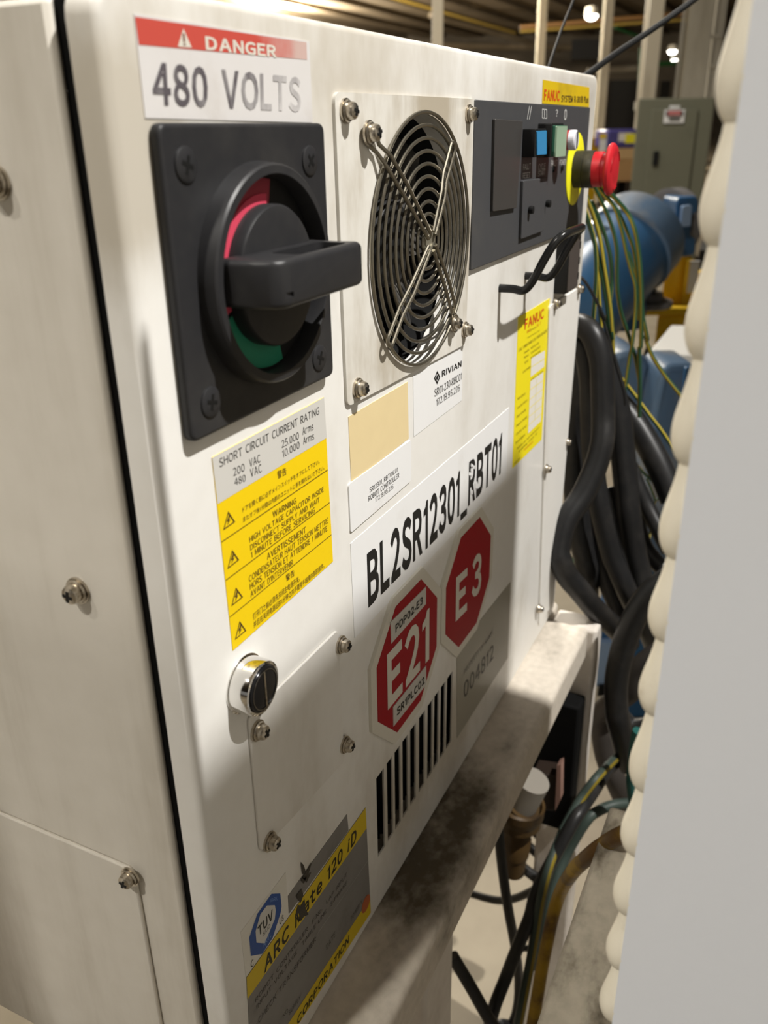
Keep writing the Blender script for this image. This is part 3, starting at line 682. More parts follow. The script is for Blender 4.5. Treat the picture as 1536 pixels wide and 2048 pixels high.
handle.matrix_parent_inverse = Matrix.Identity(4); put_under(handle, sw)
MB().cyl((HR - .002, -.027, CAMZ - .0465), (HR + .0035, -.027, CAMZ - .0465), .0010, 10).build('handle_pin', mat('pin_brown', (.3, .22, .14), .4, .6), sw)

# ---------------- operator panel
OX0, OX1, OZ0, OZ1 = .5255, .8065, CAMZ - .0808, CAMZ + .0165
op = rect(OX0, OX1, OZ0, OZ1, 0, -.0026, .001).build('operator_panel', GREYP, cab, bevel=.0006)
slab(fq('4', (280, 462), (497, 480), (446, 1165), (262, 1195)), -.0026, -.0048, .001).build('display_cover', mat('smoked_cover', (.05, .047, .045), .3), op, bevel=.0004)
pc = slab(fq('4', (502, 950), (690, 925), (662, 1345), (484, 1412)), -.0026, -.0050, .001).build('port_cover', GREYP, op, bevel=.0004)
for q in ((542, 1180), (678, 1132)): MB().lathe(atY(*Z('4', *q), -.0050), (0, -1, 0), [(.0022, 0), (.0028, .0015), (.0026, .0035), (.0012, .0038)], 20).build('port_knob', BLACK, pc)
BZ = CAMZ
bb = rect(.6190, .6440, BZ - .0175, BZ + .0005, -.0026, -.0118, .0008).build('cycle_button', BLACK, op, bevel=.0004)
slab(fq('4', (610, 560), (683, 555), (683, 742), (610, 748)), -.0118, -.0126, .0006).build('blue_cap', mat('cap_blue', (.035, .22, .45), .4), bb)
gb = rect(.6545, .6865, BZ - .0185, BZ + .0040, -.0026, -.0125, .001).build('power_lamp', BLACK, op, bevel=.0004)
rect(.6575, .6860, BZ - .0178, BZ + .0025, -.0125, -.0145, .0006).build('green_body', mat('lamp_green', (.03, .11, .07), .4), gb)
rect(.6580, .6855, BZ - .0185, BZ + .0020, -.0145, -.0158, .0006).build('pale_green_cap', mat('cap_green', (.27, .38, .27), .4), gb)
lc = Vector((.7055, -.0026, BZ - .0078))
rl = MB().lathe(lc, (0, -1, 0), [(.0070, 0), (.0070, .010), (.0072, .0105)], 32).build('mode_lamp', mat('lamp_red', (.45, .03, .04), .4), op)
MB().lathe(lc, (0, -1, 0), [(.0072, .0105), (.0072, .0150), (.0064, .0158)], 32).build('white_lens', mat('lens_white', (.62, .62, .68), .3), rl)
MB().box(lc.x - .0004, lc.x + .0004, -.0192, -.0183, lc.z - .006, lc.z + .006).build('lens_slit', INK, rl)
for q in ((565, 905), (655, 905)):
    pass
sym = MB()
for dx in (0, 16): seg(sym, Z('4', 530 + dx, 468), Z('4', 548 + dx, 362), .0009, -.0028)
outline(sym, fq('4', (648, 384), (685, 388), (685, 462), (648, 460)), .0011, -.0028); seg(sym, Z('4', 666, 386), Z('4', 666, 461), .0012, -.0028)
text(sym, '?', Z('4', 753, 446), Z('4', 770, 446), Z('4', 753, 392), -.0028)
cc = atY(*Z('4', 831, 430), -.0028)
for k in range(20):
    a0 = k * math.pi / 10; a1 = a0 + math.pi / 10; R1, R2 = .0038, .0028
    sym.poly([cc + Vector((math.cos(a) * r, 0, math.sin(a) * r)) for a, r in ((a0, R1), (a1, R1), (a1, R2), (a0, R2))])
seg(sym, Z('4', 831, 415), Z('4', 831, 445), .0006, -.0028)
text(sym, 'FAULT', Z('4', 497, 868), Z('4', 556, 858), Z('4', 497, 822), -.0028); text(sym, 'RESET', Z('4', 495, 934), Z('4', 552, 926), Z('4', 495, 890), -.0028)
text(sym, 'CYCLE', Z('4', 618, 868), Z('4', 672, 858), Z('4', 618, 820), -.0028); text(sym, 'START', Z('4', 616, 918), Z('4', 670, 902), Z('4', 616, 876), -.0028)
text(sym, 'FAULT', Z('4', 716, 838), Z('4', 766, 832), Z('4', 716, 792), -.0028); text(sym, 'POWER', Z('4', 784, 828), Z('4', 834, 822), Z('4', 784, 786), -.0028)
sym.build('panel_lettering', WINK, op, smooth=False)
for q in ((735, 860), (800, 850)): MB().lathe(atY(*Z('4', *q), -.0026), (0, -1, 0), [(.0022, 0), (.0022, .0014), (.0012, .0016)], 16).build('indicator', BLACK, op)

# ---------------- emergency stop
EC = Vector((.768, -.0026, CAMZ - .031))
es = MB().lathe(EC, (0, -1, 0), [(.0147, .0008), (.0147, .0085), (.0143, .0088), (.0147, .0092), (.0147, .0160), (.0140, .0165)], 48).build('emergency_stop', dirty('estop_black', (.025, .024, .018), (.05, .045, .03), .5, (60, 60, 60), .4, .7), cab)
MB().lathe(EC, (0, -1, 0), [(.0284, 0), (.0284, .0007), (.0280, .0009)], 64).build('yellow_collar', YELR, es)
MB().lathe(EC, (0, -1, 0), [(.0138, .0165), (.0138, .0235), (.0130, .0240), (.0130, .0265), (.0150, .0270), (.0196, .0282), (.0204, .0296), (.0200, .0315), (.0180, .0330), (.0130, .0338), (.0118, .0334), (.0090, .0342), (.0040, .0345), (.001, .0345)], 64).build('mushroom_button', RED, es)
mb = MB()
for k in range(3):
    a = k * 2 * math.pi / 3 + .4; pts = [EC + Vector((math.cos(a + b * .09) * .0155, -.0336, math.sin(a + b * .09) * .0155)) for b in range(9)]
    mb.tube(pts, .0006, 6)
mb.build('turn_arrows', mat('dark_red', (.33, .008, .012), .4), es)

# ---------------- hook and connector block
r_ = .0029; hx0, hx1, hz = .5905, .6510, CAMZ - .1018
def arc3(c, r, u, v, a0, a1, n): return [Vector(c) + Vector(u) * r * math.cos(a0 + (a1 - a0) * i / n) + Vector(v) * r * math.sin(a0 + (a1 - a0) * i / n) for i in range(n + 1)]
def smooth_path(pts, sub=6):
    P = [Vector(p) for p in pts]; out = []
    for i in range(len(P) - 1):
        p0 = P[max(i - 1, 0)]; p1 = P[i]; p2 = P[i + 1]; p3 = P[min(i + 2, len(P) - 1)]
        for k in range(sub):
            t_ = k / sub; out.append(.5 * ((2 * p1) + (p2 - p0) * t_ + (2 * p0 - 5 * p1 + 4 * p2 - p3) * t_ ** 2 + (3 * p1 - p0 - 3 * p2 + p3) * t_ ** 3))
    out.append(P[-1]); return out
hk = smooth_path([(hx0, 0, hz), (hx0, -.010, hz), (hx0, -.0175, hz - .0005), (hx0, -.0235, hz + .006), (hx0, -.0310, hz + .021), (hx0 + .001, -.0370, hz + .0315), (hx0 + .006, -.0415, hz + .0365), (hx0 + .016, -.0430, hz + .0375),
                  (hx1 - .016, -.0430, hz + .0375), (hx1 - .006, -.0415, hz + .0365), (hx1 - .001, -.0370, hz + .0315), (hx1, -.0310, hz + .021), (hx1, -.0235, hz + .006), (hx1, -.0175, hz - .0005), (hx1, -.010, hz), (hx1, 0, hz)])
MB().tube(hk, r_, 14).build('pendant_hook', mat('black_rod', (.012, .012, .012), .25), cab)
cb = MB().box(.735, .7720, -.0105, 0, CAMZ - .1285, CAMZ - .0815)
cbo = cb.build('connector_block', BLACK, cab, bevel=.0006)
MB().box(.7365, .7712, -.0116, -.0105, CAMZ - .127, CAMZ - .083).build('block_face', mat('block_brown_grey', (.06, .05, .045), .5), cbo, bevel=.0003)
for z_ in (-.092, -.105, -.118): MB().box(.7685, .7722, -.0118, -.0104, CAMZ + z_ - .003, CAMZ + z_ + .003).build('latch_notch', BLACK, cbo)

# ---------------- right-hand cover plate
rc = MB(); pts = [atY(*q, -.0018) for q in ((1101, 596), (1161, 567))]
P = rrect([(pts[0].x, -.0018, CAMZ - .136), (.826, -.0018, CAMZ - .136), (.812, -.0018, CAMZ - .470), (.757, -.0018, CAMZ - .470)], .004)
rcp = rc.prism(P, (0, .0018, 0)).build('right_cover', COVER, cab, bevel=.0005)
for q in ((1110, 607), (1157, 578), (1091, 938), (1076, 1217)): screw(rcp, atY(*q, -.0018), scale=.95)
o = screw(rcp, atY(1134, 884, -.0018), scale=.8)

# ---------------- chrome quarter-turn lock
lk = Vector((.2596, 0, CAMZ - .2120))
b0 = atY(489, 1366); lk = Vector((b0.x, 0, b0.z))
lo = MB().lathe(lk, (0, -1, 0), [(.0138, 0), (.0138, .0006), (.0130, .0009), (.0128, .0086), (.0124, .0098), (.0116, .0102), (.0110, .0100)], 64, cap=False).build('lock', CHROME, cab)
MB().lathe(lk, (0, -1, 0), [(.0110, .002), (.0110, .0098), (.0104, .0107), (.0100, .0108)], 48).build('lock_core', mat('lock_black', (.02, .02, .022), .2, .6), lo)
MB().lathe(lk, (0, -1, 0), [(.0094, .0106), (.0094, .0111), (.0090, .0111), (.0090, .0106)], 48, cap=False).build('core_ring', mat('core_edge', (.35, .35, .35), .2, 1), lo)
MB().box(lk.x - .0005, lk.x + .0005, -.0113, -.0104, lk.z - .0088, lk.z + .0088).build('key_slot', STEEL, lo)

# ---------------- small access cover
ac = slab(fq('7', (222, 795), (915, 108), (965, 1130), (315, 1840)), 0, -.0014, .004).build('access_cover', COVER, cab, bevel=.0005)
for q in ((285, 890), (930, 228), (962, 1000), (378, 1748)): screw(ac, atY(*Z('7', *q), -.0014))

# ================================================================ LABELS (parts of the cabinet)
TH = -.0003; TI = -.00048
def label(name, t, quad, m, th=TH, r=0):
    return slab(fq(t, *quad), 0, th, r).build(name, m, cab, smooth=False)
def lettering(par, m, items, name='lettering', Y=TI):
    mb = MB()
    for it in items:
        t, s, BL, BR, TL = it[:5]; kw = it[5] if len(it) > 5 else {}
        text(mb, s, Z(t, *BL), Z(t, *BR), Z(t, *TL), Y, **kw)
    return mb.build(name, m, par, smooth=False)
# danger sign
dl = label('danger_label', '1', ((588, 58), (1358, 182), (1372, 538), (638, 518)), dirty('faded_label_white', (.66, .64, .63), (.52, .48, .44), .45, (14, 14, 14), .45, .75))
xs0 = atY(*Z('1', 592, 100)).x; xs1 = atY(*Z('1', 1345, 220)).x
mb = MB().poly([atY(*Z('1', *q), -.0004) for q in ((592, 72), (1345, 186), (1348, 262), (610, 196))])
mb.build('red_band', worn('band_red_worn', (.52, .075, .055), (.56, .40, .36), xs0 + .05, xs1, -.45, 1.15, 60), dl, smooth=False)

mb = MB(); text(mb, 'DANGER', Z('1', 905, 218), Z('1', 1215, 253), Z('1', 902, 158), TI, bold=.035)
mb.poly([atY(*Z('1', *q), TI) for q in ((805, 125), (842, 209), (781, 204))]); mb.build('lettering', CREAM, dl, smooth=False)
mb = MB(); seg(mb, Z('1', 806, 146), Z('1', 809, 184), .0011, -.00056); seg(mb, Z('1', 810, 190), Z('1', 811, 199), .0011, -.00056); mb.build('exclamation_mark', mat('mark_brown', (.2, .08, .05), .5), dl, smooth=False)
lettering(dl, worn('volts_ink', (.10, .088, .098), (.62, .60, .59), xs0 + .03, xs1 - .002, -.05, .95, 95, stretch=(1.5, 1, .7)), [('1', '480 VOLTS', (676, 460), (1322, 490), (690, 272), dict(bold=.03))], 'voltage_lettering')
# short circuit label
wl = label('short_circuit_label', '5', ((92, 512), (942, 55), (1010, 1300), (250, 1978)), YEL)
mb = MB().poly([atY(*Z('5', *q), -.0004) for q in ((92, 512), (942, 55), (962, 362), (135, 865))]); mb.build('silver_field', LBLG, wl, smooth=False)
lettering(wl, INK, [('5', 'SHORT CIRCUIT CURRENT RATING', (150, 588), (905, 182), (147, 522)), ('5', '200', (255, 654), (340, 613), (252, 594)), ('5', 'VAC', (378, 586), (460, 546), (373, 526)),
    ('5', '480', (265, 726), (348, 690), (262, 672)), ('5', 'VAC', (385, 661), (470, 620), (379, 600)), ('5', '25.000', (622, 440), (752, 370), (619, 384)), ('5', 'Arms', (780, 341), (862, 301), (779, 284)),
    ('5', '10.000', (628, 513), (757, 440), (626, 457)), ('5', 'Arms', (785, 414), (866, 373), (785, 358))], 'rating_lettering', -.00052)
CJ = dict(cjk=True)
wt = lettering(wl, INKB, [('5', '警告', (590, 676), (658, 640), (588, 616), CJ), ('5', 'ドアを開く前に必ずメインスイッチをオフにして下さい。', (325, 930), (908, 558), (322, 888), CJ), ('5', 'またオフ後1分間は内部のユニットに手を触れないで下さい。', (330, 1004), (945, 602), (328, 962), CJ),
    ('5', 'WARNING', (555, 968), (733, 858), (553, 922)), ('5', 'HIGH VOLTAGE CAPACITOR INSIDE', (378, 1157), (940, 768), (376, 1114)), ('5', 'DISCONNECT SUPPLY AND WAIT', (385, 1217), (908, 847), (383, 1174)), ('5', '1 MINUTE BEFORE SERVICING', (390, 1274), (872, 927), (388, 1230)),
    ('5', 'AVERTISSEMENT', (512, 1288), (805, 1078), (510, 1240)), ('5', 'CONDENSATEUR HAUT TENSION METTRE', (375, 1457), (973, 1006), (374, 1410)), ('5', 'HORS TENSION ET ATTENDRE 1 MINUTE', (382, 1514), (967, 1066), (380, 1468)), ('5', "AVANT D'INTERVENIR", (387, 1572), (707, 1322), (385, 1528)),
    ('5', '警告', (655, 1454), (718, 1408), (653, 1402), CJ), ('5', '打开门之前必须先关闭主电源开关。', (405, 1746), (760, 1448), (403, 1694), CJ), ('5', '并且在关闭电源后的1分钟之内不要用手触摸内部的部件。', (410, 1808), (945, 1348), (408, 1758), CJ)], 'warning_lettering', -.00052)
mb = MB()
for p, q in (((165, 1152), (972, 603)), ((197, 1443), (985, 853)), ((228, 1722), (998, 1097))): seg(mb, Z('5', *p), Z('5', *q), .00035, -.00052)
for A in (((215, 918), (268, 1000), (178, 1062)), ((245, 1212), (298, 1288), (210, 1358)), ((274, 1497), (327, 1570), (240, 1640)), ((302, 1752), (352, 1825), (267, 1895))):
    outline(mb, fq('5', *A), .0010, -.00052)
    cx = sum(a[0] for a in A) / 3; cy = sum(a[1] for a in A) / 3
    mb.poly([atY(*Z('5', cx + dx, cy + dy), -.00052) for dx, dy in ((2, -48), (-16, 2), (-4, -2), (-12, 34), (12, -14), (2, -8), (10, -44))])
mb.build('warning_symbols', INKB, wl, smooth=False)
# blank cream label, QR label, controller label
label('blank_cream_label', '6', ((58, 525), (462, 285), (470, 672), (78, 975)), TAN)
rv = label('asset_address_label', '6', ((500, 243), (838, 40), (832, 412), (505, 660)), LBLW)
mb = MB(); text(mb, 'RIVIAN', Z('6', 697, 252), Z('6', 830, 180), Z('6', 694, 212), TI, bold=.035); text(mb, 'SR01-230-RBC01', Z('6', 646, 388), Z('6', 830, 270), Z('6', 644, 338), TI); text(mb, '172.19.95.226', Z('6', 659, 450), Z('6', 818, 345), Z('6', 657, 405), TI)
ctr = (664, 256)
for k in range(4):
    a = [(0, -46), (21, -4), (0, 46), (-21, 6)]; p = a[k]; q = a[(k + 1) % 4]
    def PQ(c_, s_): return atY(*Z('6', ctr[0] + c_[0] * s_, ctr[1] + c_[1] * s_), TI)
    mb.poly([PQ(p, 1), PQ(q, 1), PQ(q, .62), PQ(p, .62)])
mb.poly([atY(*Z('6', ctr[0] + dx, ctr[1] + dy), TI) for dx, dy in ((0, -20), (8, -1), (0, 20), (-8, 3))])
mb.build('lettering', INK, rv, smooth=False)
cl = label('controller_address_label', '6', ((60, 985), (487, 680), (487, 960), (75, 1317)), LBLW, -.0008, .002)
lettering(cl, INK, [('6', 'SR12301_RBT01C01', (204, 1042), (395, 898), (203, 1010)), ('6', 'ROBOT CONTROLLER', (196, 1102), (405, 936), (194, 1068)), ('6', '172.19.95.226', (243, 1106), (365, 1012), (241, 1076))], Y=-.00098)
# big asset label
al = label('asset_number_label', '6', ((72, 1390), (1155, 460), (1135, 945), (100, 2035)), LBLW)
lettering(al, INK, [('6', 'BL2SR12301_RBT01', (195, 1828), (1096, 912), (180, 1465), dict(bold=.035))], 'number_lettering')
mb = MB()
random.seed(8)
for cx, cy, sx, sy, k in ((905, 870, 22, 40, 5), (893, 925, 20, 30, 3), (935, 985, 16, 36, 4), (900, 1040, 12, 20, 2)):
    for i in range(k):
        x = cx + random.uniform(-sx, sx) * .5; y = cy + random.uniform(-sy, sy) * .5
        pts = [(x + math.cos(a_) * random.uniform(.4, 1) * 11, y + math.sin(a_) * random.uniform(.4, 1) * 17) for a_ in [j * math.pi / 4 for j in range(8)]]
        mb.poly([atY(*Z('6', *q), -.00056 - i * .00001) for q in pts])
mb.build('worn_spots', LBLW, al, smooth=False)
# tall yellow service label
sv = label('service_label', 'G', ((98, 262), (468, 38), (372, 1690), (30, 2028)), YEL2)
lettering(sv, REDI, [('G', 'FANUC', (172, 408), (396, 268), (170, 290), dict(bold=.035)), ('G', 'iR', (200, 450), (238, 425), (198, 420)), ('G', '24/7', (312, 378), (362, 345), (310, 345)), ('G', 'fanucamerica.com', (165, 1828), (270, 1725), (163, 1800))], 'red_lettering')
lettering(sv, INKB, [('G', 'Services', (240, 424), (306, 384), (238, 400)), ('G', 'Customer Resource Center', (205, 510), (350, 420), (203, 492)), ('G', 'Call 1-888-FANUC-US 1-888-326-8287', (104, 665), (436, 430), (102, 630)),
    ('G', 'Canada:', (166, 690), (226, 648), (164, 664)), ('G', 'Mexico:', (168, 745), (222, 708), (166, 720)), ('G', 'Brazil:', (176, 805), (218, 772), (174, 780)),
    ('G', '905-812-2300', (246, 634), (340, 570), (244, 610)), ('G', '52-449-922-8000', (246, 692), (356, 615), (244, 668)), ('G', '55-11-3619-0599', (244, 750), (358, 668), (242, 726)),
    ('G', 'CUSTOMER', (152, 918), (240, 850), (150, 895)), ('G', 'Commissioned', (244, 1005), (310, 955), (243, 985)), ('G', 'Due Date', (328, 945), (384, 900), (327, 922)),
    ('G', 'Robot Battery', (90, 1232), (184, 1160), (88, 1205)), ('G', 'Controller Battery', (84, 1342), (204, 1240), (82, 1314)), ('G', 'Robot Greasing', (80, 1442), (186, 1350), (78, 1414)), ('G', 'Reducer Greasing', (75, 1548), (200, 1435), (73, 1520)),
    ('G', 'Controller Service', (70, 1648), (194, 1540), (68, 1620)), ('G', 'Service Engineer', (66, 1748), (180, 1640), (64, 1720)), ('G', 'Schedule your next maintenance or', (82, 1812), (344, 1555), (80, 1790)), ('G', 'training class at', (102, 1845), (320, 1625), (100, 1822)), ('G', 'A05B-2600', (52, 1985), (122, 1915), (50, 1965))], 'small_lettering')
mb = MB().poly([atY(*Z('G', *q), -.0004) for q in ((250, 742), (410, 648), (400, 838), (242, 960))]); mb.poly([atY(*Z('G', *q), -.0004) for q in ((240, 1010), (392, 900), (362, 1475), (212, 1620))])
mb.build('white_fields', mat('form_white', (.78, .75, .68), .4), sv, smooth=False)
mb = MB()
for p, q in (((246, 845), (405, 745)), ((234, 1112), (386, 1000)), ((230, 1225), (380, 1105)), ((228, 1325), (376, 1200)), ((222, 1425), (370, 1300)), ((218, 1525), (366, 1390)), ((316, 958), (290, 1460))): seg(mb, Z('G', *p), Z('G', *q), .0005, -.0005)
mb.build('form_lines', YEL2, sv, smooth=False)
# brand label, top right
br = label('brand_label', '4', ((655, 155), (1020, 215), (1018, 372), (648, 342)), dirty('brand_yellow', (.66, .46, .01), (.4, .27, .02), .4, (20, 20, 20), .5, .8))
lettering(br, REDI, [('4', 'FANUC', (662, 318), (785, 325), (661, 230), dict(bold=.035))], 'red_lettering')
mb = MB(); text(mb, 'SYSTEM R-30', Z('4', 798, 330), Z('4', 946, 336), Z('4', 797, 276), TI, bold=.035); text(mb, 'i', Z('4', 949, 336), Z('4', 955, 336), Z('4', 949, 284), TI, bold=.035, shear=.2); text(mb, 'B Plus', Z('4', 957, 336), Z('4', 1012, 339), Z('4', 957, 284), TI, bold=.035)
mb.build('black_lettering', INKB, br, smooth=False)
# octagon energy-isolation signs
def octagon(cx, cz, w_, h_, k=1.0):
    a = w_ / 2 * k; b = h_ / 2 * k; s_ = .4142
    return [(cx - a * s_, cz + b), (cx + a * s_, cz + b), (cx + a, cz + b * s_), (cx + a, cz - b * s_), (cx + a * s_, cz - b), (cx - a * s_, cz - b), (cx - a, cz - b * s_), (cx - a, cz + b * s_)]
def oct_sign(name, xl, xr, zt_, zb_, items):
    cx = (xl + xr) / 2; cz = (zt_ + zb_) / 2; w_ = xr - xl; h_ = zt_ - zb_
    mb = MB(); mb.prism([(x, -.0022, z) for x, z in octagon(cx, cz, w_, h_, 1.16)], (0, .0022, 0)); s_ = mb.build(name, CREAM, cab, smooth=False)
    MB().prism([(x, -.0025, z) for x, z in octagon(cx, cz, w_, h_, 1.0)], (0, .0003, 0)).build('red_field', REDD, s_, smooth=False)
    return s_
f8 = lambda x, y: atY(*Z('8', x, y), -.0022); f6 = lambda x, y: atY(*Z('6', x, y), -.0022)
e21 = oct_sign('isolation_sign', f8(174, 930).x, f8(554, 460).x, f8(366, 283).z, f8(378, 1060).z, None)
lettering(e21, CREAM, [('8', 'E21', (243, 1025), (507, 697), (234, 676), dict(bold=.035))], 'number_lettering', -.0027)
for q in (((262, 462), (487, 235), (487, 345), (265, 600)), ((278, 1005), (488, 740), (488, 862), (280, 1130))):
    slab(fq('8', *q), -.0025, -.0029).build('tape_strip', mat('tape_silver', (.55, .53, .49), .4), e21, smooth=False)
lettering(e21, INK, [('8', 'PDP02-E3', (293, 530), (467, 342), (292, 480), dict(bold=.035)), ('8', 'SR1PLC02', (301, 1065), (478, 852), (300, 1016), dict(bold=.035))], 'tape_lettering', -.0031)
e3 = oct_sign('isolation_sign', f6(722, 1830).x, f6(1023, 1470).x, f6(885, 1285).z, f6(890, 1985).z, None)
lettering(e3, CREAM, [('8', 'E', (676, 460), (748, 385), (673, 186), dict(bold=.035)), ('8', '3', (778, 318), (838, 262), (778, 62), dict(bold=.035))], 'number_lettering', -.0027)
# property label
pl = label('property_label', '8', ((683, 640), (1028, 205), (1010, 690), (685, 1205)), PROPG)
lettering(pl, INKG, [('8', 'PROPERTY OF RIVIAN', (730, 800), (915, 538), (728, 772)), ('8', '004812', (728, 955), (918, 692), (726, 858), dict(bold=.02))], 'lettering')
# nameplate at the bottom
npl = label('nameplate', 'n', ((228, 1600), (1243, 150), (1288, 1045), (282, 2600)), NAMEG)
mb = MB().poly([atY(*Z('n', *q), -.0004) for q in ((228, 1600), (1243, 150), (1252, 325), (235, 1785))]); mb.poly([atY(*Z('n', *q), -.0004) for q in ((279, 2462), (1280, 920), (1288, 1045), (282, 2600))])
mb.build('yellow_bands', OCH, npl, smooth=False)
mb = MB(); seg(mb, Z('n', 290, 2010), Z('n', 1265, 600), .0004, -.0004); mb.build('seam_line', mat('seam_grey', (.3, .29, .27), .4), npl, smooth=False)
mb = MB(); text(mb, 'ARC Mate 120', Z('n', 378, 1568), Z('n', 1050, 588), Z('n', 362, 1462), TI, bold=.035, shear=.15); text(mb, 'i', Z('n', 1088, 535), Z('n', 1112, 505), Z('n', 1085, 440), TI, bold=.035, shear=.3); text(mb, 'D', Z('n', 1118, 500), Z('n', 1168, 430), Z('n', 1112, 392), TI, bold=.035, shear=.15)
mb.build('model_lettering', mat('nameplate_ink', (.018, .014, .006), .5), npl, smooth=False)
mb = MB(); text(mb, 'FANUC CORPORATION', Z('n', 385, 2452), Z('n', 1105, 1290), Z('n', 383, 2382), TI, bold=.035, shear=.15); mb.build('maker_lettering', mat('nameplate_ink', (.018, .014, .006), .5), npl, smooth=False)
lettering(npl, mat('nameplate_small_ink', (.045, .04, .035), .5), [('n', 'ROBOT CONTROLLER  F-No.  LAP INPUT', (305, 1815), (1085, 730), (303, 1778)), ('n', 'INPUT VOLTAGE  TABLE LINE  3-PHASE', (315, 1872), (1085, 800), (313, 1836)), ('n', 'CHECK TRANSFORMER', (330, 1995), (820, 1285), (328, 1950)),
    ('n', 'DATE', (910, 1365), (985, 1245), (908, 1322)), ('n', 'NO.', (540, 1950), (590, 1880), (538, 1915)), ('n', 'SUPPLY', (590, 1925), (690, 1780), (588, 1888))], 'small_lettering')
lettering(npl, MATS['nameplate_small_ink'], [('n', 'POWER V', (1118, 1120), (1215, 960), (1116, 1085))], 'corner_lettering')
mb = MB(); cc = atY(*Z('n', 1245, 970), -.00045)
mb.lathe(cc, (0, -1, 0), [(.0060, 0), (.0060, .0001)], 24); mb.build('orange_stamp', mat('stamp_orange', (.42, .11, .04), .5), npl, smooth=False)
# peeled remnant above nameplate
rm = label('peeled_label_remnant', 'n', ((582, 905), (770, 640), (1085, 205), (1098, 345), (590, 1055)), NAMEG, -.00025)
mb = MB()
for A in (((690, 612), (715, 640), (735, 700), (705, 720)), ((790, 600), (760, 700), (715, 800), (690, 770), (740, 690)), ((650, 900), (700, 840), (712, 900), (690, 960), (668, 940)), ((665, 980), (690, 985), (722, 930), (730, 1010), (756, 1062), (716, 1080), (690, 1120), (672, 1050), (640, 1090)), ((700, 750), (780, 700), (740, 790))):
    mb.poly([atY(*Z('n', *q), -.0006) for q in A])
mb.build('torn_stain', mat('torn_dark', (.05, .043, .034), .6), rm, smooth=False)
# round safety test mark on white label
tv = label('test_mark_label', 'n', ((178, 1212), (562, 700), (585, 1065), (222, 1600)), mat('test_label_white', (.72, .70, .64), .4), -.0002)
mb = MB().poly([atY(*Z('n', *q), -.0003) for q in ((440, 885), (515, 882), (527, 990), (520, 1040), (450, 1260), (360, 1398), (264, 1416), (250, 1260), (318, 1058))]); mb.build('blue_octagon', BLUEL, tv, smooth=False)
mb = MB().poly([atY(*Z('n', *q), -.0004) for q in ((402, 985), (468, 982), (476, 1025), (468, 1100), (382, 1308), (312, 1302), (304, 1205), (345, 1060))]); mb.build('octagon_centre', mat('mark_grey', (.62, .61, .58), .4), tv, smooth=False)
lettering(tv, INK, [('n', 'TUV', (328, 1252), (455, 1092), (323, 1170), dict(bold=.035)), ('n', 'SUD', (370, 1250), (430, 1165), (368, 1218)), ('n', 'C', (268, 1522), (290, 1490), (264, 1468)), ('n', 'US', (512, 1152), (545, 1105), (510, 1105))], 'mark_lettering')
lettering(tv, mat('pale_blue_print', (.2, .35, .7), .4), [('n', 'NRTL', (375, 1345), (440, 1245), (372, 1305)), ('n', 'MARK', (430, 960), (490, 940), (430, 925))], 'pale_lettering')

# ================================================================ STAND UNDER THE CABINET
st = thing('steel_stand', 'dirty welded white steel stand carrying the control cabinet', 'stand', (.5, .15, 0))
zt = ZB - .0005
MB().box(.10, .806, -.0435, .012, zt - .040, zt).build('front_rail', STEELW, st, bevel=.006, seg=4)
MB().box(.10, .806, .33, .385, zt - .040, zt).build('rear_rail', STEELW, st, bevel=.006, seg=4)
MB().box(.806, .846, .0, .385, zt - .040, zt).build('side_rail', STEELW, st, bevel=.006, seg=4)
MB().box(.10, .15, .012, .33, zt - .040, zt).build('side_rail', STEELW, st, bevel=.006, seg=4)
MB().box(.806, .838, -.052, -.002, .006, zt - .004).build('leg', POSTW, st, bevel=.004, seg=3)
MB().box(.806, .846, .335, .385, .006, zt - .040).build('leg', POSTW, st, bevel=.004, seg=3)
MB().box(.372, .425, -.040, .010, .006, zt - .040).build('leg', POSTW, st, bevel=.004, seg=3)
MB().box(.10, .15, .335, .385, .006, zt - .040).build('leg', POSTW, st, bevel=.004, seg=3)
for x0, y0 in ((.79, -.07), (.79, .32), (.355, -.058), (.085, .32)):
    MB().box(x0, x0 + .08, y0, y0 + .08, 0, .006).build('foot_plate', POSTW, st)
# inner gusset of the right frame
MB().box(.800, .806, .0, .33, zt - .10, zt - .041).build('gusset_plate', POSTW, st)

bx = thing('transformer_box', 'black box hanging behind the stand rail next to the right leg', 'box', (.79, .05, .5))
MB().box(.772, .7995, -.0485, .16, CAMZ - .745, CAMZ - .570).build('casing', GASK, bx, bevel=.003)
j = MB().hexa([atD(*q, d) for q, d in [((1064, 1545), .93)] * 0] or [(0, 0, 0)] * 8) if False else None
t = thing('junction_box', 'dark brown junction box with painted pinkish lit edge below the stand rail', 'box', atX(1100, 1600, .74))
pA = atX(1064, 1545, .74); pB = atX(1113, 1553, .74); pC = atX(1108, 1623, .74); pD = atX(1064, 1618, .74)
MB().prism([pA, pB, pC, pD], (.025, 0, 0)).build('casing', DBRN, t, bevel=.002)
pA = atX(1114, 1532, .739); pB = atX(1122, 1528, .739); pC = atX(1121, 1600, .739); pD = atX(1110, 1622, .739)
MB().prism([pA, pB, pC, pD], (.012, 0, 0)).build('lit_edge_strip', PINKB, t)  # lit edge of the box, painted as a pinkish strip
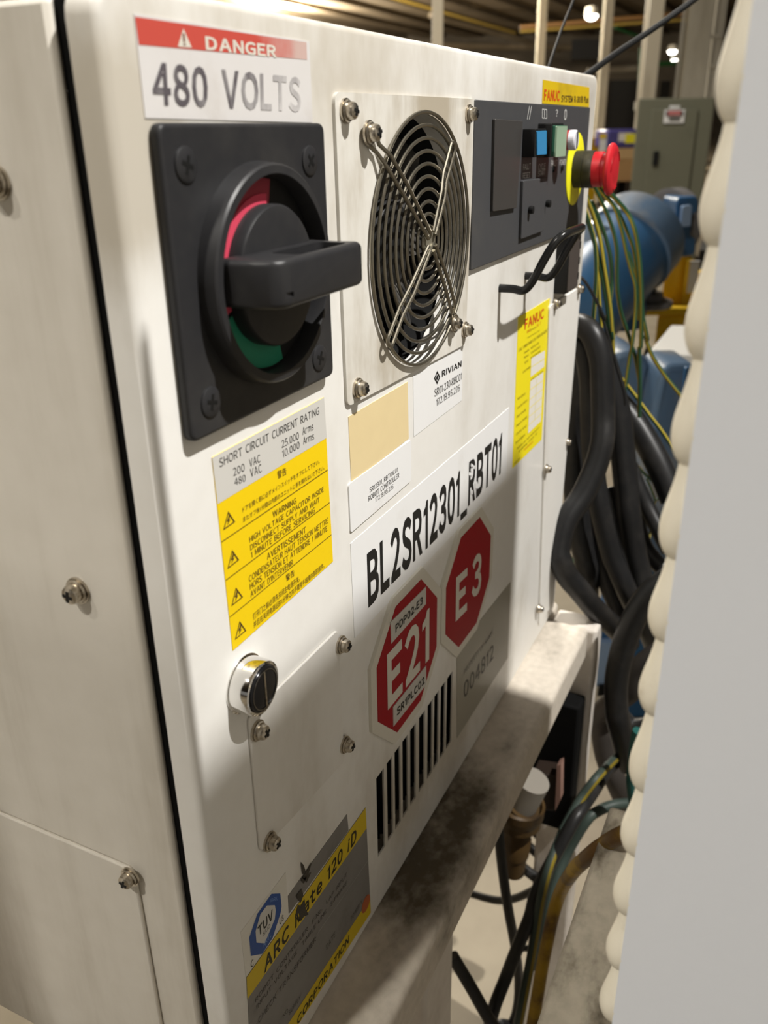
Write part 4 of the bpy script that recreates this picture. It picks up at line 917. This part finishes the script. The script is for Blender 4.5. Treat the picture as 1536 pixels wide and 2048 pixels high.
# rubber plug with boot
t = thing('cable_connector', 'brown rubber cable connector hanging below the stand rail', 'connector', atX(1035, 1640, .70))
p0 = atX(1066, 1560, .70); p1 = atX(1042, 1605, .70); p2 = atX(1036, 1645, .70); p3 = atX(1026, 1742, .70)
MB().cyl(p0, p1, .018, 24).build('grey_sleeve', mat('sleeve_grey', (.22, .20, .17), .6), t)
dd = (p2 - p1)
MB().tube(smooth_path([p1 + (p0 - p1) * .1, p1, along(p1, p2, .6), p2], 4), [.0230] * 4 + [.026] * 4 + [.024] * 4 + [.016], 24).build('boot', BROWN, t)
MB().tube([p2, along(p2, p3, .3), along(p2, p3, .32), along(p2, p3, .62), along(p2, p3, .64), p3], [.0155, .0155, .0165, .0155, .0140, .0130], 20).build('plug', BROWN, t)

# near dirty beam, lower right
t = thing('floor_beam', 'oil stained pale steel beam in the near lower right corner', 'beam', (.25, -.14, 0))
MB().box(-.05, .548, -.172, -.122, CAMZ - .540, CAMZ - .487).build('beam', BEAMW, t, bevel=.003)
MB().box(.50, .545, -.168, -.126, .006, CAMZ - .540).build('leg', BEAMW, t, bevel=.003)
MB().box(-.02, .03, -.168, -.126, .006, CAMZ - .540).build('leg', BEAMW, t, bevel=.003)

# ================================================================ HOSES AND WIRES
def hose(name, pts, r, m, label_, cat, group, n=16, sub=7, stripe=None, r_px=False):
    P = smooth_path([atX(*Z(t_, x, y), X) for t_, x, y, X in pts], sub)
    mb = MB().tube(P, r, n, stripe=stripe); ms = m if isinstance(m, list) else [m]
    org = P[0]; o = mb.build(name, ms, origin=org, ang=60); return tag(o, label_, cat, group)
HG = 'thick black robot hoses'
hose('power_hose', [('F', 430, 420, .91), ('F', 640, 400, .89), ('F', 830, 560, .88), ('F', 960, 950, .875), ('F', 985, 1400, .87), ('A', 745, 100, .865), ('A', 735, 400, .855), ('A', 650, 720, .845), ('A', 490, 1080, .83), ('A', 270, 1420, .81), ('A', 178, 1760, .798), ('B', 125, 240, .795), ('B', 200, 420, .80), ('B', 360, 610, .81), ('B', 560, 850, .83), ('B', 760, 1040, .86), ('B', 960, 1240, .9)],
     .0122, RUB, 'front black hose bending in an elbow toward the cabinet edge', 'hose', HG)
hose('power_hose', [('F', 420, 640, .915), ('F', 600, 680, .905), ('F', 720, 850, .90), ('F', 790, 1250, .90), ('A', 590, 0, .90), ('A', 600, 400, .90), ('A', 640, 850, .895), ('A', 700, 1230, .89), ('A', 765, 1530, .89), ('A', 860, 1880, .89), ('B', 800, 320, .89), ('B', 910, 570, .89), ('B', 1010, 790, .90), ('B', 1180, 1100, .92), ('B', 1260, 1300, .94)],
     .0118, RUB, 'black hose passing under the elbow hose and running down right', 'hose', HG)
hose('power_hose', [('F', 500, 560, .955), ('F', 860, 650, .945), ('F', 1050, 1100, .94), ('A', 940, 50, .935), ('A', 985, 450, .93), ('A', 1030, 900, .925), ('A', 1075, 1350, .92), ('A', 1140, 1800, .92), ('B', 1060, 330, .92), ('B', 1110, 620, .92), ('B', 1060, 900, .93)],
     .0140, RUB, 'wide black hose hanging straight in the middle of the bundle', 'hose', HG)
hose('power_hose', [('F', 950, 1150, 1.02), ('F', 1110, 1480, 1.01), ('A', 1120, 130, 1.0), ('A', 1310, 430, .99), ('A', 1480, 760, .98), ('A', 1640, 1150, .97)],
     .0150, RUB, 'black hose slanting right across the blue casing, uppermost of the bundle', 'hose', HG)
hose('power_hose', [('A', 1080, 700, .97), ('A', 1170, 950, .965), ('A', 1300, 1230, .96), ('A', 1450, 1520, .95), ('A', 1600, 1800, .94)],
     .0098, RUB, 'black hose slanting right below the light green wires', 'hose', HG)
hose('power_hose', [('A', 1150, 1350, .965), ('B', 1130, 60, .96), ('B', 1240, 220, .955), ('B', 1390, 370, .95)],
     .0098, RUB, 'short visible black hose slanting right to the scalloped panel edge', 'hose', HG)
hose('power_hose', [('F', 470, 620, .93), ('F', 600, 900, .93), ('F', 640, 1400, .93), ('A', 385, 200, .93), ('A', 378, 700, .925), ('A', 405, 1200, .92), ('B', 385, 40, .915), ('B', 425, 210, .915), ('B', 448, 390, .915), ('B', 450, 650, .94)],
     .0140, RUB, 'black hose hidden in shadow behind the elbow hose at left', 'hose', HG)
hose('power_hose', [('A', 560, 1200, .94), ('A', 620, 1550, .935), ('B', 560, 80, .93), ('B', 650, 330, .93), ('B', 740, 600, .93), ('B', 850, 870, .93), ('B', 950, 1150, .95)],
     .0125, RUB, 'black hose in deep shadow left of the middle hoses', 'hose', HG)
hose('power_hose', [('A', 780, 1000, .93), ('A', 850, 1250, .925), ('A', 930, 1600, .92), ('B', 870, 120, .915), ('B', 950, 400, .915), ('B', 1000, 620, .92)],
     .0085, RUB, 'narrow black hose squeezed between the two middle hoses', 'hose', HG)
hose('power_hose', [('B', 1560, 380, .80), ('B', 1400, 490, .80), ('B', 1210, 640, .80), ('B', 1060, 850, .80), ('B', 930, 1150, .80), ('B', 850, 1420, .80), ('B', 800, 1700, .80), ('B', 800, 2000, .80), ('C', 1210, 260, .80), ('C', 1280, 560, .81), ('C', 1340, 800, .82)],
     .0128, RUB, 'front black hose curving down in a bow beside the scalloped panel', 'hose', HG)
hose('power_hose', [('B', 1420, 1330, .86), ('B', 1250, 1410, .86), ('B', 1080, 1560, .86), ('B', 980, 1800, .86), ('C', 1010, 150, .87), ('C', 1010, 400, .87), ('C', 1060, 700, .87), ('C', 1160, 950, .87), ('C', 1260, 1180, .88), ('C', 1380, 1420, .88)],
     .0135, RUBB, 'brownish black hose behind the bowed hose, reaching the beam', 'hose', HG)
hose('power_hose', [('B', 1060, 960, .95), ('B', 1130, 1080, .94), ('B', 1210, 1220, .93), ('B', 1320, 1380, .93)], .0080, RUB, 'short piece of black hose right of the bowed hose', 'hose', HG)
hose('power_hose', [('C', 1240, 180, .90), ('C', 1360, 300, .90), ('C', 1480, 320, .90), ('C', 1600, 300, .90)], .0100, RUB, 'short black hose crossing level behind the bowed hose', 'hose', HG)
# lower cables
LG = 'black cables under the stand'
hose('power_cable', [('D', 420, -150, .66), ('D', 440, 60, .66), ('D', 475, 400, .66), ('D', 525, 750, .66), ('D', 585, 1080, .665), ('D', 620, 1350, .67), ('D', 615, 1600, .67), ('D', 560, 1790, .67), ('D', 450, 1800, .66), ('D', 330, 1900, .65)], .0054, RUB, 'black cable crossing down behind the striped cable below the rail', 'cable', LG)
hose('power_cable', [('C', 1420, 480, .90), ('C', 1250, 680, .84), ('C', 1040, 920, .785), ('C', 890, 1150, .75), ('C', 760, 1340, .72), ('C', 620, 1560, .70), ('D', 800, 560, .66), ('D', 720, 830, .64), ('D', 620, 1080, .62), ('D', 500, 1390, .60), ('D', 400, 1650, .58), ('D', 340, 1900, .57)], .0066, RUB, 'thick black cable running down left along the striped cable', 'cable', LG)
hose('power_cable', [('D', 60, 600, .80), ('D', 190, 620, .80), ('D', 320, 658, .79), ('D', 460, 682, .78), ('D', 610, 655, .77), ('D', 780, 575, .76), ('D', 900, 500, .76)], .0050, RUB, 'black cable looping level above the floor behind the crossing cable', 'cable', LG)
hose('power_cable', [('D', 580, 320, .80), ('D', 640, 370, .80), ('D', 730, 440, .795), ('D', 840, 520, .79)], .0066, RUB, 'black cable leaving the brown connector toward the stand leg', 'cable', LG)
hose('power_cable', [('D', 600, 90, .84), ('D', 700, 180, .84), ('D', 820, 290, .83)], .0060, RUB, 'short black cable behind the brown connector, lower of two', 'cable', LG)
hose('power_cable', [('D', 640, -80, .86), ('D', 720, 20, .86), ('D', 830, 120, .85)], .0060, RUB, 'short black cable behind the brown connector, upper of two', 'cable', LG)
hose('power_cable', [('D', 20, 1180, .56), ('D', 110, 1330, .56), ('D', 210, 1500, .56), ('D', 310, 1680, .56), ('D', 420, 1860, .56)], .0062, RUB, 'black cable slanting down beside the front stand leg', 'cable', LG)
hose('power_cable', [('D', 640, 1115, .70), ('D', 740, 1110, .70), ('D', 840, 1090, .70)], .0035, RUB, 'thin black cable stub behind the soiled yellow hose', 'cable', LG)
hose('ground_cable', [('C', 1250, 640, .83), ('C', 1090, 800, .78), ('C', 940, 960, .745), ('C', 770, 1180, .73), ('C', 650, 1380, .715), ('C', 530, 1600, .70), ('D', 1020, 60, .70), ('D', 900, 360, .67), ('D', 825, 650, .65), ('D', 775, 950, .635), ('D', 720, 1270, .62), ('D', 665, 1550, .60), ('D', 610, 1850, .59)], .0050, [DGRN, mat('dull_yellow_stripe', (.19, .14, .012), .5)], 'dark green cable with yellow stripe running down over the stand leg', 'cable', LG, stripe=[1 if k in (1, 2, 8, 9) else 0 for k in range(16)])
hose('air_hose', [('C', 1400, 1270, .80), ('C', 1260, 1275, .79), ('C', 1120, 1300, .78), ('C', 970, 1360, .77), ('C', 820, 1480, .755), ('D', 1060, 250, .74), ('D', 960, 500, .72), ('D', 890, 780, .70), ('D', 830, 1050, .69), ('D', 790, 1300, .68)], .0060, DGRN, 'dark grey green hose beside the striped cable', 'hose', LG)
hose('air_hose', [('C', 1460, 380, .76), ('C', 1430, 480, .76), ('C', 1400, 720, .76), ('C', 1375, 1000, .76), ('C', 1400, 1220, .76), ('C', 1420, 1350, .76)], .0062, TEAL, 'teal hose beside the scalloped panel edge', 'hose', LG)
hose('air_hose', [('C', 1600, 1500, .47), ('C', 1400, 1590, .485), ('C', 1200, 1680, .495), ('C', 1060, 1760, .51), ('D', 1280, 260, .515), ('D', 1120, 410, .55), ('D', 1000, 600, .61), ('D', 930, 820, .61), ('D', 880, 1050, .60), ('D', 830, 1300, .59), ('D', 790, 1550, .58), ('D', 740, 1850, .57)], .0062, HOSE, 'soiled yellow hose arching over the oily beam', 'hose', LG)

# yellow-green ground wires
WG = 'yellow and green striped ground wires'
SP = [0, 0, 0, 1, 1, 0, 0, 0, 1, 1]
def wire(pts, label_, r=.0019, ph=0, m=None, sub=6):
    s_ = SP[ph:] + SP[:ph]; return hose('ground_wire', pts, r, m or [GY_G, GY_Y], label_, 'wire', WG, 10, sub, s_)
wire([('E', 220, 60, .93), ('E', 310, 170, .94), ('E', 430, 295, .95), ('E', 560, 450, .96), ('E', 640, 640, .96), ('E', 690, 920, .96), ('E', 715, 1250, .96), ('E', 722, 1600, .96), ('E', 712, 2000, .96), ('a', 905, 520, .96), ('a', 908, 800, .96), ('a', 905, 1040, .96)], 'striped wire bulging furthest right, hanging straight below', .0024, 2)
wire([('E', 120, 60, .92), ('E', 175, 160, .93), ('E', 280, 370, .94), ('E', 375, 610, .945), ('E', 430, 860, .945), ('E', 432, 1120, .945), ('E', 440, 1360, .945), ('E', 480, 1600, .95), ('E', 560, 1850, .955), ('E', 625, 2060, .96), ('a', 880, 610, .965), ('a', 905, 760, .97)], 'striped wire sweeping down then right across the bundle', .0021, 6)
wire([('E', 160, 50, .93), ('E', 260, 200, .94), ('E', 400, 370, .95), ('E', 480, 610, .955), ('E', 545, 910, .955), ('E', 600, 1120, .955), ('E', 650, 1310, .955), ('E', 650, 1600, .955), ('E', 615, 1950, .95), ('a', 830, 600, .95), ('a', 795, 850, .945)], 'striped wire crossing left again near its lower end', .0021, 7)
wire([('E', 60, 220, .91), ('E', 110, 340, .915), ('E', 175, 520, .92), ('E', 240, 760, .92), ('E', 285, 1060, .92), ('E', 325, 1310, .92), ('E', 362, 1600, .92), ('E', 382, 1900, .92), ('a', 700, 400, .92), ('a', 705, 560, .925)], 'striped wire curving along the left of the bundle', .0025, 3)
wire([('E', 60, 450, .91), ('E', 120, 620, .915), ('E', 190, 870, .92), ('E', 255, 1170, .92), ('E', 310, 1470, .92), ('E', 350, 1800, .92), ('a', 690, 420, .925)], 'dark green wire in the left half of the bundle', .0024, 0, [GY_G, GY_G])
wire([('E', 50, 380, .91), ('E', 110, 560, .912), ('E', 175, 820, .915), ('E', 190, 1120, .915), ('E', 175, 1420, .915), ('E', 150, 1750, .915)], 'striped wire nearest the cabinet edge', .0022, 4)
wire([('E', 130, 300, .935), ('E', 205, 470, .94), ('E', 295, 720, .945), ('E', 355, 960, .945), ('E', 372, 1220, .945), ('E', 345, 1520, .94), ('E', 300, 1780, .94)], 'dull striped wire hanging behind the left bundle', .0022, 6)
wire([('E', 300, 260, .95), ('E', 430, 400, .96), ('E', 530, 610, .965), ('E', 625, 860, .965), ('E', 665, 1110, .965), ('E', 680, 1400, .965), ('E', 690, 1700, .965)], 'striped wire tucked just left of the outermost wire', .0019, 7)
wire([('E', 560, 900, .97), ('E', 620, 1080, .97), ('E', 700, 1300, .975), ('E', 735, 1650, .98), ('E', 790, 1920, .985), ('a', 950, 430, .99), ('a', 1000, 570, .995), ('a', 1090, 710, 1.0), ('a', 1200, 850, 1.0), ('a', 1320, 990, 1.0)], 'striped wire swinging right past the white box', .0023, 1)
wire([('a', 700, 640, .99), ('a', 765, 740, .995), ('a', 860, 860, 1.0), ('a', 970, 1010, 1.0), ('a', 1070, 1140, 1.0), ('a', 1170, 1290, 1.0)], 'green wire slanting right over the blue casing', .0022, 5)
wire([('E', 210, 1050, .93), ('E', 215, 1250, .93), ('E', 230, 1550, .93), ('E', 260, 1900, .93), ('a', 640, 450, .93)], 'striped wire half hidden behind the left wires', .0020, 3)
LGW = [mat('wire_light_green', (.12, .26, .17), .4), mat('wire_pale_yellow', (.62, .5, .12), .4)]
wire([('A', 1080, 600, .99), ('A', 1150, 680, .985), ('A', 1260, 800, .98), ('A', 1380, 920, .975), ('A', 1480, 1060, .97), ('A', 1580, 1250, .97)], 'light green wire lowest, running right under the hoses', .0018, 2, LGW)
wire([('A', 1100, 680, .985), ('A', 1180, 800, .98), ('A', 1260, 930, .975), ('A', 1330, 1080, .97), ('A', 1350, 1180, .97)], 'light green wire branching down below the hoses', .0016, 5, LGW)
wire([('A', 1300, 880, .975), ('A', 1360, 1010, .97), ('A', 1410, 1150, .97)], 'pale yellow wire end among the light green wires', .0013, 7, LGW)
wire([('A', 1460, 1140, .97), ('A', 1400, 1210, .97), ('A', 1340, 1700, .97), ('A', 1460, 1900, .97)], 'loose striped wire dangling before the lower blue body', .0012, 5, LGW)
wire([('A', 400, 1620, .96), ('A', 390, 1750, .96), ('A', 360, 1900, .96), ('B', 290, 200, .96), ('B', 265, 330, .96)], 'striped wire seen inside the elbow of the front hose', .0014, 4, LGW)
hose('signal_wire', [('E', -60, 1150, .87), ('E', 60, 1250, .875), ('E', 190, 1470, .88), ('E', 290, 1690, .885), ('a', 600, 200, .89), ('a', 660, 400, .89), ('a', 740, 680, .89), ('a', 790, 850, .89), ('a', 800, 950, .89)], .0016, RUB, 'thin black wire running down over the striped wires', 'wire', None, 8)
# cables leaving the top of the cabinet
def freecable(name, pts, r, m, lab):
    P = smooth_path([atX(x, y, X) for x, y, X in pts], 8); o = MB().tube(P, r, 12).build(name, m, origin=P[0], ang=60); return tag(o, lab, 'cable')
CABM = mat('matt_black_jacket', (.008, .008, .008), .6, spec=.15)
freecable('overhead_cable', [(1080, 190, .86), (1097, 135, .88), (1122, 62, .95), (1147, 0, 1.0), (1175, -80, 1.06)], .0013, CABM, 'thin black cable rising steeply behind the cabinet top')
CABM = mat('matt_black_jacket', (.008, .008, .008), .6, spec=.15)
freecable('overhead_cable', [(1140, 172, .90), (1176, 148, .93), (1235, 105, 1.0), (1300, 62, 1.05), (1385, 2, 1.1), (1450, -50, 1.15)], .0031, CABM, 'thick black cable slanting up right behind the cabinet corner')

# ================================================================ NEAR WHITE PANEL WITH SEALANT EDGE (right)
PXp = .25
pn = thing('sheet_panel', 'blurred pale grey sheet panel with scalloped cream edge at the right', 'panel', (PXp + .002, -.30, 0))
ytop = atX(1472, 0, PXp).y; e1 = atX(1250, 2000, PXp); slope = (ytop - e1.y) / ((CAMZ + .03) - e1.z)
ye = lambda z: -.1705 + .0 if True else 0
EY = -.1735
P = [(PXp, EY, .0), (PXp, -.43, .0), (PXp, -.43, CAMZ + .22), (PXp, EY, CAMZ + .22)]
MB().prism(P, (.003, 0, 0)).build('sheet', PANELW, pn)
ed = [-60, 245, 495, 725, 938, 1128, 1295, 1445, 1600, 1730, 1850, 1960, 2065]
for i in range(len(ed) - 1):
    px_ = lambda y: 1470 - .112 * y
    z0 = atX(px_(ed[i]), ed[i], PXp).z; z1 = atX(px_(ed[i + 1]), ed[i + 1], PXp).z
    hl = (z0 - z1) / 2 * 1.015; zc = (z0 + z1) / 2
    pr = [(.0031 + .0034 * max(0.0, math.sin(math.pi * (k / 16) ** 1.9)) ** .8, hl - 2 * hl * k / 16) for k in range(17)]
    MB().lathe((PXp + .0064, EY + .0004, zc), (0, 0, 1), [(r, h) for r, h in reversed(pr)], 24).build('sealant_bead', BEADM, pn)

# unseen board added behind the viewpoint to cast the lower front's shadow
gbx = thing('shade_board', 'unseen grey board added behind the viewpoint to cast shade', 'board', (0, -.56, 0))
dB = .52
top = CAMZ - .2445 + (KEY.z - (CAMZ - .2445)) * dB / -KEY.y
xr = .662 + (KEY.x - .662) * dB / -KEY.y
MB().box(-.75, xr, -dB - .02, -dB, .02, top).build('board', BLOCKER, gbx)
for x in (-.6, .1, .55): MB().box(x, x + .04, -dB - .12, -dB + .04, 0, .02).build('foot', BLOCKER, gbx)  # feet of the added shade board

# unseen pedestal added at the left to shade the lower side of the cabinet
pt = Vector((X0, .06, CAMZ - .162)); q = pt.lerp(SIDE_L, .15)
ped = thing('shade_pedestal', 'unseen grey pedestal added left to shade the cabinet side', 'pedestal', (-.21, .45, 0))
MB().box(q.x - .12, q.x, .245, .66, .02, q.z).build('housing', BLOCKER, ped, bevel=.02, seg=4)  # body of the added shade pedestal, unseen
MB().box(q.x - .14, q.x + .02, .235, .67, 0, .02).build('shade_plinth', BLOCKER, ped)
